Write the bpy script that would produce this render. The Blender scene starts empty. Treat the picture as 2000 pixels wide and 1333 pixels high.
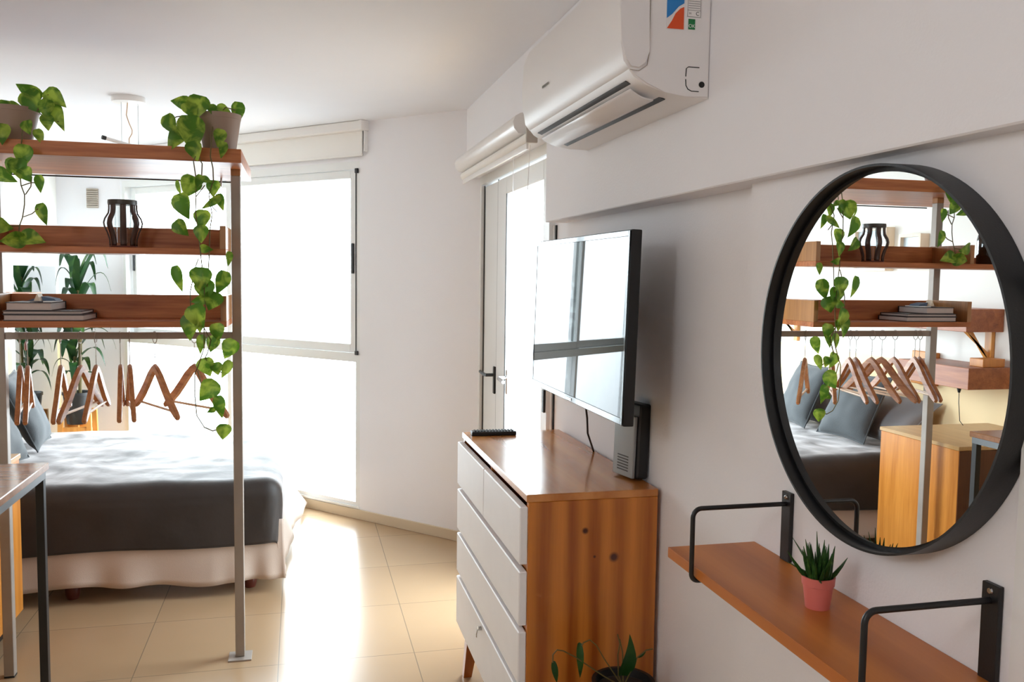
import bpy, bmesh, math, random
from mathutils import Vector, Matrix, noise
S = bpy.context.scene
COL = S.collection

# ---------------------------------------------------------------- camera, world, exposure
cam_data = bpy.data.cameras.new('camera')
cam = bpy.data.objects.new('camera', cam_data)
COL.objects.link(cam)
S.camera = cam
cam_data.lens = 30.6
cam_data.sensor_width = 36.0
cam_data.clip_start = 0.05
_yv = Vector(((585-1000)/1700, -(535-666.5)/1700, 1)).normalized()
_hv = Vector(((1585-1000)/1700, -(548.6-666.5)/1700, 1))
_n = _hv.cross(_yv).normalized()
if _n.y < 0: _n = -_n
_xv = _yv.cross(_n)
if _xv.x < 0: _xv = -_xv
right = Vector((_xv.x, _yv.x, _n.x)); up = Vector((_xv.y, _yv.y, _n.y)); fwd = Vector((_xv.z, _yv.z, _n.z))
M = Matrix((right, up, -fwd)).transposed().to_4x4()
M.translation = Vector((0, 0, 1.55))
cam.matrix_world = M

w = bpy.data.worlds.new('daylight'); S.world = w; w.use_nodes = True
bgn = w.node_tree.nodes['Background']
bgn.inputs[0].default_value = (0.84, 0.93, 1.0, 1)
_tc = w.node_tree.nodes.new('ShaderNodeTexCoord'); _sp = w.node_tree.nodes.new('ShaderNodeSeparateXYZ'); _mr = w.node_tree.nodes.new('ShaderNodeMapRange')
_mr.inputs[1].default_value = -0.25; _mr.inputs[2].default_value = 0.02; _mr.inputs[3].default_value = 3.9; _mr.inputs[4].default_value = 14.4   # street and ground below the horizon are darker than the overcast sky
w.node_tree.links.new(_tc.outputs['Generated'], _sp.inputs[0]); w.node_tree.links.new(_sp.outputs['Z'], _mr.inputs[0]); w.node_tree.links.new(_mr.outputs[0], bgn.inputs[1])
S.view_settings.view_transform = 'Standard'
S.view_settings.look = 'None'
S.view_settings.exposure = 0.22
S.view_settings.gamma = 1.0
S.view_settings.use_curve_mapping = False
S.cycles.max_bounces = 12
S.cycles.diffuse_bounces = 8
S.cycles.glossy_bounces = 6
S.cycles.transparent_max_bounces = 12
S.cycles.caustics_reflective = False
S.cycles.sample_clamp_indirect = 8.0
S.cycles.use_denoising = True

def portal(name, loc, rot, sx, sy):
    d = bpy.data.lights.new(name, 'AREA'); d.shape = 'RECTANGLE'; d.size = sx; d.size_y = sy
    d.cycles.is_portal = True
    o = bpy.data.objects.new(name, d); o.location = loc; o.rotation_euler = rot; COL.objects.link(o)

# window wall frame: s along the wall (to the left), t outwards, z up
P0 = Vector((0.053, 5.841, 0)); DV = Vector((-0.678, 0.735, 0)); ON = Vector((0.735, 0.678, 0))
def wp(s, t, z): return P0 + DV*s + ON*t + Vector((0, 0, z))
_c = wp(0.8, 0.2, 1.17)
portal('window_portal', _c, (math.radians(90), 0, math.atan2(ON.y, ON.x) + math.radians(90)), 2.5, 2.2)
portal('door_portal', (1.2, 4.0, 1.05), (math.radians(90), 0, math.radians(90)), 1.3, 2.1)

# ---------------------------------------------------------------- helpers
def lin(c):
    return tuple((v/255/12.92 if v/255 <= 0.04045 else ((v/255+0.055)/1.055)**2.4) for v in c)

class NT:
    def __init__(s, name):
        s.m = bpy.data.materials.new(name); s.m.use_nodes = True
        s.t = s.m.node_tree; s.b = s.t.nodes['Principled BSDF']
    def n(s, typ, **k):
        nd = s.t.nodes.new(typ)
        for a, v in k.items(): setattr(nd, a, v)
        return nd
    def l(s, a, b): s.t.links.new(a, b)

def mat(name, col, rough=0.5, metal=0.0, var=0.0, vscale=6.0, bump=0.0, bscale=60.0, spec=0.5, coat=0.0, sheen=0.0, srough=0.5, stint=None):
    T = NT(name); b = T.b; c = lin(col)
    b.inputs['Base Color'].default_value = (*c, 1); b.inputs['Roughness'].default_value = rough
    b.inputs['Metallic'].default_value = metal; b.inputs['Specular IOR Level'].default_value = spec
    if coat: b.inputs['Coat Weight'].default_value = coat; b.inputs['Coat Roughness'].default_value = 0.1
    if sheen:
        b.inputs['Sheen Weight'].default_value = sheen; b.inputs['Sheen Roughness'].default_value = srough
        b.inputs['Sheen Tint'].default_value = (*(stint or (1, 1, 1)), 1)
    tc = T.n('ShaderNodeTexCoord')
    if var or True:
        nz = T.n('ShaderNodeTexNoise'); nz.inputs['Scale'].default_value = vscale; nz.inputs['Detail'].default_value = 5
        T.l(tc.outputs['Object'], nz.inputs['Vector'])
        mx = T.n('ShaderNodeMix', data_type='RGBA')
        v = max(var, 0.01)
        mx.inputs[6].default_value = (*[x*(1-v) for x in c], 1); mx.inputs[7].default_value = (*[min(1, x*(1+v)) for x in c], 1)
        T.l(nz.outputs['Fac'], mx.inputs[0]); T.l(mx.outputs[2], b.inputs['Base Color'])
    if bump:
        nb = T.n('ShaderNodeTexNoise'); nb.inputs['Scale'].default_value = bscale; nb.inputs['Detail'].default_value = 4
        T.l(tc.outputs['Object'], nb.inputs['Vector'])
        bp = T.n('ShaderNodeBump'); bp.inputs['Strength'].default_value = bump; bp.inputs['Distance'].default_value = 0.002
        T.l(nb.outputs['Fac'], bp.inputs['Height']); T.l(bp.outputs[0], b.inputs['Normal'])
    return T.m

def wood(name, dark, light, axis='X', rough=0.35, scale=14.0, ring=0.0, knots=(), coat=0.0, contrast=1.0):
    T = NT(name); b = T.b; tc = T.n('ShaderNodeTexCoord'); mp = T.n('ShaderNodeMapping')
    st = [scale, scale, scale]; st['XYZ'.index(axis)] = scale*0.06
    mp.inputs['Scale'].default_value = st
    T.l(tc.outputs['Object'], mp.inputs['Vector'])
    n1 = T.n('ShaderNodeTexNoise'); n1.inputs['Scale'].default_value = 1.6; n1.inputs['Detail'].default_value = 6; n1.inputs['Distortion'].default_value = 0.8
    T.l(mp.outputs[0], n1.inputs['Vector'])
    n2 = T.n('ShaderNodeTexNoise'); n2.inputs['Scale'].default_value = 9; n2.inputs['Detail'].default_value = 4
    T.l(mp.outputs[0], n2.inputs['Vector'])
    fac = n1.outputs['Fac']
    if ring:
        wv = T.n('ShaderNodeTexWave', wave_type='BANDS', bands_direction={'X': 'Y', 'Y': 'X', 'Z': 'X'}[axis], wave_profile='SIN')
        wv.inputs['Scale'].default_value = ring; wv.inputs['Distortion'].default_value = 9.0; wv.inputs['Detail'].default_value = 3; wv.inputs['Detail Scale'].default_value = 0.7
        T.l(mp.outputs[0], wv.inputs['Vector'])
        m0 = T.n('ShaderNodeMix', data_type='FLOAT'); m0.inputs[0].default_value = 0.45
        T.l(n1.outputs['Fac'], m0.inputs[2]); T.l(wv.outputs['Fac'], m0.inputs[3]); fac = m0.outputs[0]
    ml = T.n('ShaderNodeMix', data_type='FLOAT'); ml.inputs[0].default_value = 0.3
    T.l(fac, ml.inputs[2]); T.l(n2.outputs['Fac'], ml.inputs[3])
    cr = T.n('ShaderNodeValToRGB'); e = cr.color_ramp.elements
    e[0].position = 0.5-0.2/contrast; e[0].color = (*lin(dark), 1); e[1].position = 0.5+0.2/contrast; e[1].color = (*lin(light), 1)
    T.l(ml.outputs[0], cr.inputs[0]); out = cr.outputs[0]
    for (kx, ky, kz, r) in knots:
        sb = T.n('ShaderNodeVectorMath', operation='DISTANCE'); sb.inputs[1].default_value = (kx, ky, kz)
        T.l(tc.outputs['Object'], sb.inputs[0])
        mr = T.n('ShaderNodeMapRange'); mr.inputs[1].default_value = r*0.55; mr.inputs[2].default_value = r*1.3; mr.inputs[3].default_value = 1; mr.inputs[4].default_value = 0
        T.l(sb.outputs['Value'], mr.inputs[0])
        mk = T.n('ShaderNodeMix', data_type='RGBA'); mk.inputs[7].default_value = (*lin((70, 28, 12)), 1)
        T.l(mr.outputs[0], mk.inputs[0]); T.l(out, mk.inputs[6]); out = mk.outputs[2]
    T.l(out, b.inputs['Base Color'])
    b.inputs['Roughness'].default_value = rough
    if coat: b.inputs['Coat Weight'].default_value = coat; b.inputs['Coat Roughness'].default_value = 0.12
    bp = T.n('ShaderNodeBump'); bp.inputs['Strength'].default_value = 0.12; bp.inputs['Distance'].default_value = 0.001
    T.l(n2.outputs['Fac'], bp.inputs['Height']); T.l(bp.outputs[0], b.inputs['Normal'])
    return T.m

class B:
    """Collects geometry in world coordinates."""
    def __init__(s, xf=None): s.bm = bmesh.new(); s.xf = xf
    def _merge(s, t):
        me = bpy.data.meshes.new('tmp'); t.to_mesh(me); t.free(); s.bm.from_mesh(me); bpy.data.meshes.remove(me)
    def box(s, x0, x1, y0, y1, z0, z1, bev=0.0, seg=2, M=None):
        t = bmesh.new(); bmesh.ops.create_cube(t, size=1)
        for v in t.verts:
            v.co = Vector(((x0+x1)/2+v.co.x*(x1-x0), (y0+y1)/2+v.co.y*(y1-y0), (z0+z1)/2+v.co.z*(z1-z0)))
        if bev: bmesh.ops.bevel(t, geom=list(t.edges), offset=bev, segments=seg, affect='EDGES', profile=0.7)
        if M is not None: bmesh.ops.transform(t, matrix=M, verts=t.verts)
        s._merge(t); return s
    def tube(s, pts, r, seg=8, closed=False):
        pts = [Vector(p) for p in pts]; n = len(pts); rings = []
        rr = r if isinstance(r, (list, tuple)) else [r]*n
        up_ = None
        for i, p in enumerate(pts):
            if closed: d = pts[(i+1) % n]-pts[i-1]
            else: d = pts[min(i+1, n-1)]-pts[max(i-1, 0)]
            d.normalize()
            if up_ is None:
                up_ = Vector((0, 0, 1)) if abs(d.z) < 0.9 else Vector((1, 0, 0))
            a = d.cross(up_).normalized(); b_ = a.cross(d).normalized(); up_ = b_
            rings.append([s.bm.verts.new(p+(a*math.cos(2*math.pi*k/seg)+b_*math.sin(2*math.pi*k/seg))*rr[i]) for k in range(seg)])
        for i in range(n if closed else n-1):
            A = rings[i]; C = rings[(i+1) % n]
            for k in range(seg): s.bm.faces.new((A[k], A[(k+1) % seg], C[(k+1) % seg], C[k]))
        if not closed: s.bm.faces.new(rings[0]); s.bm.faces.new(rings[-1][::-1])
        return s
    def lathe(s, c, prof, seg=32, axis='z'):
        c = Vector(c); rings = []
        for (r, h) in prof:
            ring = []
            for k in range(seg):
                a = 2*math.pi*k/seg; u, v_ = r*math.cos(a), r*math.sin(a)
                ring.append(s.bm.verts.new(c+(Vector((u, v_, h)) if axis == 'z' else Vector((h, u, v_)) if axis == 'x' else Vector((u, h, v_)))))
            rings.append(ring)
        for i in range(len(rings)-1):
            for k in range(seg): s.bm.faces.new((rings[i][k], rings[i][(k+1) % seg], rings[i+1][(k+1) % seg], rings[i+1][k]))
        if prof[0][0] > 1e-5: s.bm.faces.new(rings[0][::-1])
        if prof[-1][0] > 1e-5: s.bm.faces.new(rings[-1])
        return s
    def prism(s, pts, vec, bev=0.0):
        t = bmesh.new(); a = [t.verts.new(Vector(p)) for p in pts]; b_ = [t.verts.new(Vector(p)+Vector(vec)) for p in pts]
        n = len(pts); caps = [t.faces.new(a[::-1]), t.faces.new(b_)]
        for i in range(n): t.faces.new((a[i], a[(i+1) % n], b_[(i+1) % n], b_[i]))
        if bev: bmesh.ops.bevel(t, geom=list({e for f in caps for e in f.edges}), offset=bev, segments=3, affect='EDGES')
        s._merge(t); return s
    def grid(s, fn, nu, nv, closeu=False):
        vs = [[s.bm.verts.new(Vector(fn(i/(nu if closeu else nu-1), j/(nv-1)))) for j in range(nv)] for i in range(nu)]
        for i in range(nu if closeu else nu-1):
            for j in range(nv-1): s.bm.faces.new((vs[i][j], vs[(i+1) % nu][j], vs[(i+1) % nu][j+1], vs[i][j+1]))
        return s
    def obj(s, name, m, parent=None, smooth=35, recalc=True, solid=0.0):
        if s.xf is not None: bmesh.ops.transform(s.bm, matrix=s.xf, verts=s.bm.verts)
        bmesh.ops.remove_doubles(s.bm, verts=s.bm.verts, dist=1e-6)
        if recalc: bmesh.ops.recalc_face_normals(s.bm, faces=s.bm.faces)
        off = OFF.get(parent.name, Vector((0, 0, 0))) if parent else Vector((0, 0, 0))
        if off.length: bmesh.ops.translate(s.bm, vec=-off, verts=s.bm.verts)
        me = bpy.data.meshes.new(name); 
        if smooth:
            for f in s.bm.faces: f.smooth = True
        s.bm.to_mesh(me); s.bm.free()
        if smooth: me.set_sharp_from_angle(angle=math.radians(smooth))
        o = bpy.data.objects.new(name, me); COL.objects.link(o); me.materials.append(m)
        if parent: o.parent = parent; OFF[o.name] = off
        if solid:
            md = o.modifiers.new('solid', 'SOLIDIFY'); md.thickness = solid; md.offset = 0
        return o
OFF = {}
def thing(name, label, cat, loc, group=None):
    o = bpy.data.objects.new(name, None); COL.objects.link(o); o.location = loc; OFF[o.name] = Vector(loc)
    o.empty_display_size = 0.05
    o['label'] = label; o['category'] = cat
    if group: o['group'] = group
    return o
def tag(o, label, cat, group=None):
    o['label'] = label; o['category'] = cat
    if group: o['group'] = group
    return o
def struct(o): o['kind'] = 'structure'; return o
def copy_tree(o, parent=None):
    c = o.copy(); COL.objects.link(c)
    if parent: c.parent = parent
    for ch in o.children: copy_tree(ch, c)
    return c
def R(d): return math.radians(d)
rnd = random.Random(4)

# ---------------------------------------------------------------- materials
M_wall = mat('wall_paint', (235, 235, 239), 0.85, bump=0.25, bscale=180, var=0.012, vscale=2)
M_ceil = mat('ceiling_paint', (233, 234, 239), 0.9, bump=0.15, bscale=160)
M_alu = mat('white_aluminium', (228, 230, 230), 0.35, var=0.01)
M_alug = mat('grey_aluminium', (170, 174, 176), 0.35, metal=0.6)
M_black = mat('black_metal', (22, 22, 24), 0.42, bump=0.1, bscale=300)
M_blackp = mat('black_plastic', (20, 20, 22), 0.45)
M_steel = mat('raw_steel', (160, 150, 141), 0.5, metal=0.3, var=0.18, vscale=9, bump=0.1)
M_chrome = mat('chrome', (190, 190, 190), 0.2, metal=1.0)
M_wal = wood('walnut_laminate', (140, 76, 44), (204, 130, 80), 'X', 0.38, 16); M_wal.node_tree.nodes['Principled BSDF'].inputs['Specular IOR Level'].default_value = 0.25
M_walw = wood('walnut_wall_shelf', (120, 62, 34), (176, 106, 62), 'Y', 0.4, 16)
M_walshade = wood('veneer_end_shade', (74, 36, 16), (104, 56, 28), 'Z', 0.4, 14)  # shade on the cabinet end, put into the wood colour
M_wally = wood('walnut_laminate_edge', (140, 92, 52), (186, 132, 80), 'Z', 0.3, 16)
M_pine = wood('varnished_pine', (146, 74, 18), (206, 128, 50), 'Z', 0.3, 7, ring=0.5, knots=((-0.022, -0.487, 0.839, 0.009), (0.065, -0.487, 0.758, 0.013), (0.007, -0.487, 0.763, 0.004)), coat=0.25)
M_pinetop = wood('varnished_pine_top', (176, 108, 50), (206, 140, 78), 'Y', 0.22, 6, ring=0.4, coat=0.35)
M_shelf = wood('oiled_pine_shelf', (172, 96, 36), (200, 122, 54), 'Y', 0.38, 7, ring=0.4)
M_orange = wood('orange_oak_veneer', (176, 104, 34), (214, 142, 62), 'Z', 0.35, 14)
M_desk = wood('desk_wood', (142, 94, 62), (170, 120, 84), 'X', 0.26, 12, coat=0.3)
M_light = wood('pale_wood', (220, 198, 170), (236, 218, 194), 'Z', 0.5, 14)
M_stand = wood('stand_pine', (196, 130, 56), (226, 164, 88), 'Z', 0.4, 14)
M_white = mat('whitewashed_wood', (242, 243, 246), 0.5, var=0.03, vscale=14, bump=0.15, bscale=90)
M_hang = wood('hanger_wood', (150, 90, 54), (206, 146, 98), 'X', 0.42, 20)
M_bar = mat('hanger_bar_wood', (220, 190, 160), 0.4)
M_mirror = mat('mirror_silver', (244, 246, 246), 0.0, metal=1.0)
M_plastic = mat('white_plastic', (232, 230, 228), 0.3)
M_plasticg = mat('gloss_white_plastic', (232, 230, 230), 0.42)
M_fabric = mat('blind_fabric', (236, 234, 230), 0.9, bump=0.2, bscale=300)
M_sheet = mat('bed_linen', (192, 175, 162), 0.9, bump=0.35, bscale=350, var=0.02)
M_throw = mat('brown_fleece', (40, 32, 28), 0.6, var=0.5, vscale=5, bump=0.5, bscale=26, sheen=1.0, srough=0.35, stint=(1.0, 0.94, 0.93))
M_cush = mat('grey_blue_linen', (70, 73, 75), 0.9, bump=0.6, bscale=240, var=0.1, sheen=0.2)
M_pillow = mat('grey_pillow_cotton', (126, 124, 126), 0.9, bump=0.3, bscale=200, sheen=0.2)
M_terr = mat('taupe_pot', (152, 128, 112), 0.55, var=0.06, vscale=8, bump=0.1)
M_soil = mat('potting_soil', (48, 34, 24), 0.95, bump=1.0, bscale=120, var=0.3, vscale=60)
M_pink = mat('pink_pot', (214, 116, 108), 0.5, var=0.04)
M_stem = mat('vine_stem', (96, 84, 40), 0.6, var=0.2, vscale=30)
M_feet = mat('reddish_wood_foot', (96, 44, 34), 0.35)
M_glassd = mat('smoked_brown_glass', (34, 20, 16), 0.06, coat=1.0)
M_tile = mat('skirting_tile', (206, 190, 164), 0.35, var=0.02)
M_paper = mat('book_pages', (196, 180, 172), 0.8, var=0.06, vscale=80)
M_bookd = mat('dark_book_cover', (44, 30, 30), 0.4)
M_vent = mat('vent_grille_grey', (176, 166, 154), 0.6)

_t = M_throw.node_tree; _b = _t.nodes['Principled BSDF']; _c = _t.nodes.new('ShaderNodeTexCoord'); _nz = _t.nodes.new('ShaderNodeTexNoise'); _mr2 = _t.nodes.new('ShaderNodeMapRange')
_nz.inputs['Scale'].default_value = 3.2; _nz.inputs['Detail'].default_value = 7; _nz.inputs['Distortion'].default_value = 1.2
_mr2.inputs[1].default_value = 0.36; _mr2.inputs[2].default_value = 0.6; _mr2.inputs[3].default_value = 0.35; _mr2.inputs[4].default_value = 1.0
_t.links.new(_c.outputs['Object'], _nz.inputs['Vector']); _t.links.new(_nz.outputs['Fac'], _mr2.inputs[0]); _t.links.new(_mr2.outputs[0], _b.inputs['Sheen Weight'])
def leafmat(name, dark, light, mix=0.5, sc=22):
    T = NT(name); b = T.b; tc = T.n('ShaderNodeTexCoord'); nz = T.n('ShaderNodeTexNoise')
    nz.inputs['Scale'].default_value = sc; nz.inputs['Detail'].default_value = 3; nz.inputs['Distortion'].default_value = 0.6
    T.l(tc.outputs['Object'], nz.inputs['Vector']); cr = T.n('ShaderNodeValToRGB'); e = cr.color_ramp.elements
    e[0].position = mix-0.07; e[0].color = (*lin(dark), 1); e[1].position = mix+0.14; e[1].color = (*lin(light), 1)
    T.l(nz.outputs['Fac'], cr.inputs[0]); T.l(cr.outputs[0], b.inputs['Base Color'])
    b.inputs['Roughness'].default_value = 0.38; b.inputs['Specular IOR Level'].default_value = 0.35
    tr = T.n('ShaderNodeBsdfTranslucent'); T.l(cr.outputs[0], tr.inputs[0]); mx = T.n('ShaderNodeMixShader'); mx.inputs[0].default_value = 0.3
    out = T.t.nodes['Material Output']; T.l(b.outputs[0], mx.inputs[1]); T.l(tr.outputs[0], mx.inputs[2]); T.l(mx.outputs[0], out.inputs[0])
    return T.m
M_leaf = leafmat('pothos_leaf', (74, 118, 26), (166, 192, 72), 0.52)
M_drac = leafmat('dracaena_leaf', (28, 62, 28), (74, 112, 44), 0.6, 9)
M_aloe = leafmat('succulent_leaf', (42, 84, 34), (84, 124, 52), 0.6, 40)
M_fern = leafmat('floor_plant_leaf', (30, 70, 26), (62, 104, 40), 0.6, 12)

def glassmat():
    T = NT('window_glass'); out = T.t.nodes['Material Output']
    tr = T.n('ShaderNodeBsdfTransparent'); tr.inputs[0].default_value = (0.96, 0.98, 0.98, 1)
    gl = T.n('ShaderNodeBsdfGlossy'); gl.inputs['Roughness'].default_value = 0.0
    lw = T.n('ShaderNodeLayerWeight'); pw = T.n('ShaderNodeMath', operation='POWER'); pw.inputs[1].default_value = 4.0; T.l(lw.outputs['Facing'], pw.inputs[0])
    fr = T.n('ShaderNodeMath', operation='MULTIPLY_ADD'); fr.inputs[1].default_value = 0.6; fr.inputs[2].default_value = 0.03; T.l(pw.outputs[0], fr.inputs[0])
    mx = T.n('ShaderNodeMixShader'); T.l(fr.outputs[0], mx.inputs[0]); T.l(tr.outputs[0], mx.inputs[1]); T.l(gl.outputs[0], mx.inputs[2]); T.l(mx.outputs[0], out.inputs[0])
    return T.m
M_glass = glassmat()

def floormat():
    T = NT('floor_tiles'); b = T.b; tc = T.n('ShaderNodeTexCoord'); mp = T.n('ShaderNodeMapping')
    mp.inputs['Location'].default_value = (0.088, -3.47, 0)
    T.l(tc.outputs['Object'], mp.inputs[0]); br = T.n('ShaderNodeTexBrick'); br.offset = 0.0; br.squash = 1.0
    br.inputs['Scale'].default_value = 1; br.inputs['Brick Width'].default_value = 0.54; br.inputs['Row Height'].default_value = 0.545
    br.inputs['Mortar Size'].default_value = 0.0022; br.inputs['Mortar Smooth'].default_value = 0.3; br.inputs['Bias'].default_value = 0
    br.inputs['Color1'].default_value = (*lin((176, 147, 114)), 1); br.inputs['Color2'].default_value = (*lin((180, 152, 119)), 1); br.inputs['Mortar'].default_value = (*lin((134, 116, 94)), 1)
    T.l(mp.outputs[0], br.inputs['Vector'])
    nz = T.n('ShaderNodeTexNoise'); nz.inputs['Scale'].default_value = 3; nz.inputs['Detail'].default_value = 6; T.l(tc.outputs['Object'], nz.inputs['Vector'])
    mr = T.n('ShaderNodeMapRange'); mr.inputs[3].default_value = 0.94; mr.inputs[4].default_value = 1.05; T.l(nz.outputs['Fac'], mr.inputs[0])
    mu = T.n('ShaderNodeMix', data_type='RGBA', blend_type='MULTIPLY'); mu.inputs[0].default_value = 1
    T.l(br.outputs['Color'], mu.inputs[6]); T.l(mr.outputs[0], mu.inputs[7]); T.l(mu.outputs[2], b.inputs['Base Color'])
    b.inputs['Roughness'].default_value = 0.24; b.inputs['Specular IOR Level'].default_value = 0.5
    return T.m
M_floor = floormat()

def leftwallmat():
    T = NT('two_tone_wall_paint'); b = T.b; tc = T.n('ShaderNodeTexCoord'); sp = T.n('ShaderNodeSeparateXYZ'); T.l(tc.outputs['Object'], sp.inputs[0])
    gt = T.n('ShaderNodeMath', operation='GREATER_THAN'); gt.inputs[1].default_value = 1.06; T.l(sp.outputs['Z'], gt.inputs[0])
    mx = T.n('ShaderNodeMix', data_type='RGBA'); mx.inputs[6].default_value = (*lin((236, 212, 168)), 1); mx.inputs[7].default_value = (*lin((238, 236, 230)), 1)
    T.l(gt.outputs[0], mx.inputs[0]); T.l(mx.outputs[2], b.inputs['Base Color']); b.inputs['Roughness'].default_value = 0.85
    return T.m
M_lwall = leftwallmat()

RL=[(-0.414, 3.4, 2.163, 0.068, 185, 0.6), (-0.377, 3.36, 2.128, 0.062, 60, 0.7), (-0.353, 3.37, 2.145, 0.078, 100, 0.8), (-0.307, 3.38, 2.14, 0.037, 80, 0.8), (-0.266, 3.4, 2.144, 0.053, 20, 0.6), (-0.222, 3.46, 2.145, 0.08, 95, 0.5), (-0.444, 3.36, 2.074, 0.073, 65, 0.6), (-0.429, 3.36, 2.024, 0.093, 125, 0.55), (-0.403, 3.35, 2.065, 0.057, 110, 0.7), (-0.372, 3.33, 2.041, 0.124, 85, 0.6), (-0.36, 3.31, 1.979, 0.067, 75, 0.7), (-0.28, 3.36, 2.036, 0.062, 100, 0.6), (-0.267, 3.33, 1.99, 0.057, 100, 0.45), (-0.374, 3.26, 1.848, 0.075, 110, 0.75), (-0.342, 3.25, 1.865, 0.049, 110, 0.5), (-0.408, 3.26, 1.84, 0.055, 75, 0.25), (-0.393, 3.25, 1.778, 0.088, 70, 0.6), (-0.4, 3.25, 1.702, 0.062, 50, 0.7), (-0.294, 3.27, 1.845, 0.056, 95, 0.7), (-0.315, 3.26, 1.873, 0.039, 30, 0.5), (-0.301, 3.25, 1.794, 0.075, 145, 0.3), (-0.271, 3.28, 1.799, 0.059, 75, 0.45), (-0.332, 3.26, 1.735, 0.065, 95, 0.75), (-0.334, 3.25, 1.684, 0.058, 95, 0.75), (-0.318, 3.25, 1.633, 0.042, 10, 0.6), (-0.243, 3.25, 1.599, 0.049, 95, 0.4), (-0.413, 3.25, 1.525, 0.089, 75, 0.35), (-0.337, 3.24, 1.526, 0.077, 95, 0.9), (-0.324, 3.25, 1.486, 0.071, 85, 0.8), (-0.302, 3.26, 1.448, 0.065, 110, 0.8), (-0.348, 3.25, 1.45, 0.047, 170, 0.6), (-0.271, 3.26, 1.513, 0.083, 110, 0.5), (-0.348, 3.24, 1.394, 0.082, 70, 0.75), (-0.377, 3.26, 1.355, 0.089, 95, 0.6), (-0.344, 3.25, 1.361, 0.047, 90, 0.6), (-0.284, 3.24, 1.339, 0.059, 80, 0.7), (-0.301, 3.25, 1.295, 0.056, 110, 0.7), (-0.342, 3.26, 1.294, 0.065, 95, 0.4), (-0.246, 3.26, 1.275, 0.071, 120, 0.7), (-0.321, 3.25, 1.213, 0.065, 75, 0.8), (-0.287, 3.24, 1.208, 0.044, 80, 0.8), (-0.258, 3.25, 1.204, 0.065, 115, 0.45), (-0.32, 3.25, 1.127, 0.083, 130, 0.7), (-0.278, 3.24, 1.07, 0.077, 80, 0.45), (-0.309, 3.25, 1.058, 0.03, 150, 0.6), (-0.268, 3.25, 0.979, 0.053, 95, 0.8)]
RS=[[(-0.303, 3.42, 2.129), (-0.307, 3.36, 2.035), (-0.307, 3.31, 1.963), (-0.296, 3.28, 1.918), (-0.294, 3.27, 1.867)], [(-0.354, 3.32, 1.972), (-0.363, 3.3, 1.943), (-0.353, 3.27, 1.886), (-0.352, 3.26, 1.817), (-0.354, 3.26, 1.76), (-0.345, 3.26, 1.68), (-0.338, 3.25, 1.617), (-0.329, 3.25, 1.518), (-0.324, 3.25, 1.428), (-0.33, 3.25, 1.355), (-0.33, 3.25, 1.283), (-0.351, 3.25, 1.219), (-0.362, 3.25, 1.192), (-0.363, 3.25, 1.109), (-0.358, 3.25, 1.041), (-0.333, 3.25, 0.998), (-0.305, 3.25, 0.984), (-0.279, 3.25, 0.991)], [(-0.351, 3.42, 2.097), (-0.349, 3.34, 1.993), (-0.343, 3.31, 1.95), (-0.332, 3.28, 1.933), (-0.333, 3.27, 1.892)], [(-0.297, 3.27, 1.867), (-0.309, 3.26, 1.824), (-0.304, 3.26, 1.789), (-0.299, 3.26, 1.753), (-0.307, 3.26, 1.699), (-0.31, 3.25, 1.6), (-0.313, 3.25, 1.555), (-0.317, 3.25, 1.5)], [(-0.301, 3.26, 1.785), (-0.282, 3.26, 1.763)], [(-0.352, 3.26, 1.814), (-0.322, 3.26, 1.856)], [(-0.346, 3.26, 1.599), (-0.356, 3.26, 1.572), (-0.375, 3.26, 1.482), (-0.375, 3.26, 1.409)], [(-0.33, 3.25, 1.355), (-0.307, 3.25, 1.31), (-0.319, 3.25, 1.264), (-0.328, 3.25, 1.246)], [(-0.328, 3.25, 1.246), (-0.294, 3.25, 1.209), (-0.273, 3.25, 1.194)], [(-0.353, 3.25, 1.201), (-0.337, 3.25, 1.136)], [(-0.392, 3.38, 2.114), (-0.426, 3.37, 2.106), (-0.445, 3.36, 2.091)], [(-0.28, 3.4, 2.131), (-0.261, 3.4, 2.154), (-0.227, 3.42, 2.15)]]
LL=[(-0.993, 3.4, 2.1, 0.068, 100, 0.7), (-0.966, 3.42, 2.123, 0.042, 0, 0.6), (-0.921, 3.42, 2.177, 0.085, 205, 0.5), (-0.902, 3.4, 2.136, 0.079, 60, 0.8), (-0.828, 3.4, 2.152, 0.079, 40, 0.6), (-0.854, 3.38, 2.109, 0.063, 95, 0.7), (-0.822, 3.4, 2.089, 0.095, 70, 0.4), (-0.852, 3.38, 2.064, 0.052, 85, 0.7), (-0.905, 3.35, 2.039, 0.047, 80, 0.8), (-0.873, 3.36, 2.011, 0.052, 70, 0.5), (-0.982, 3.34, 2.011, 0.067, 95, 0.6), (-0.907, 3.29, 1.933, 0.076, 95, 0.6), (-0.939, 3.28, 1.896, 0.056, 110, 0.7), (-0.917, 3.27, 1.889, 0.066, 80, 0.7), (-0.891, 3.26, 1.869, 0.05, 60, 0.8), (-0.955, 3.27, 1.863, 0.071, 30, 0.55), (-0.853, 3.27, 1.841, 0.056, 85, 0.45), (-0.845, 3.27, 1.739, 0.071, 75, 0.45), (-0.963, 3.26, 1.697, 0.055, 20, 0.8), (-0.935, 3.25, 1.65, 0.075, 170, 0.6), (-0.873, 3.25, 1.656, 0.075, 15, 0.6)]
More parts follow.
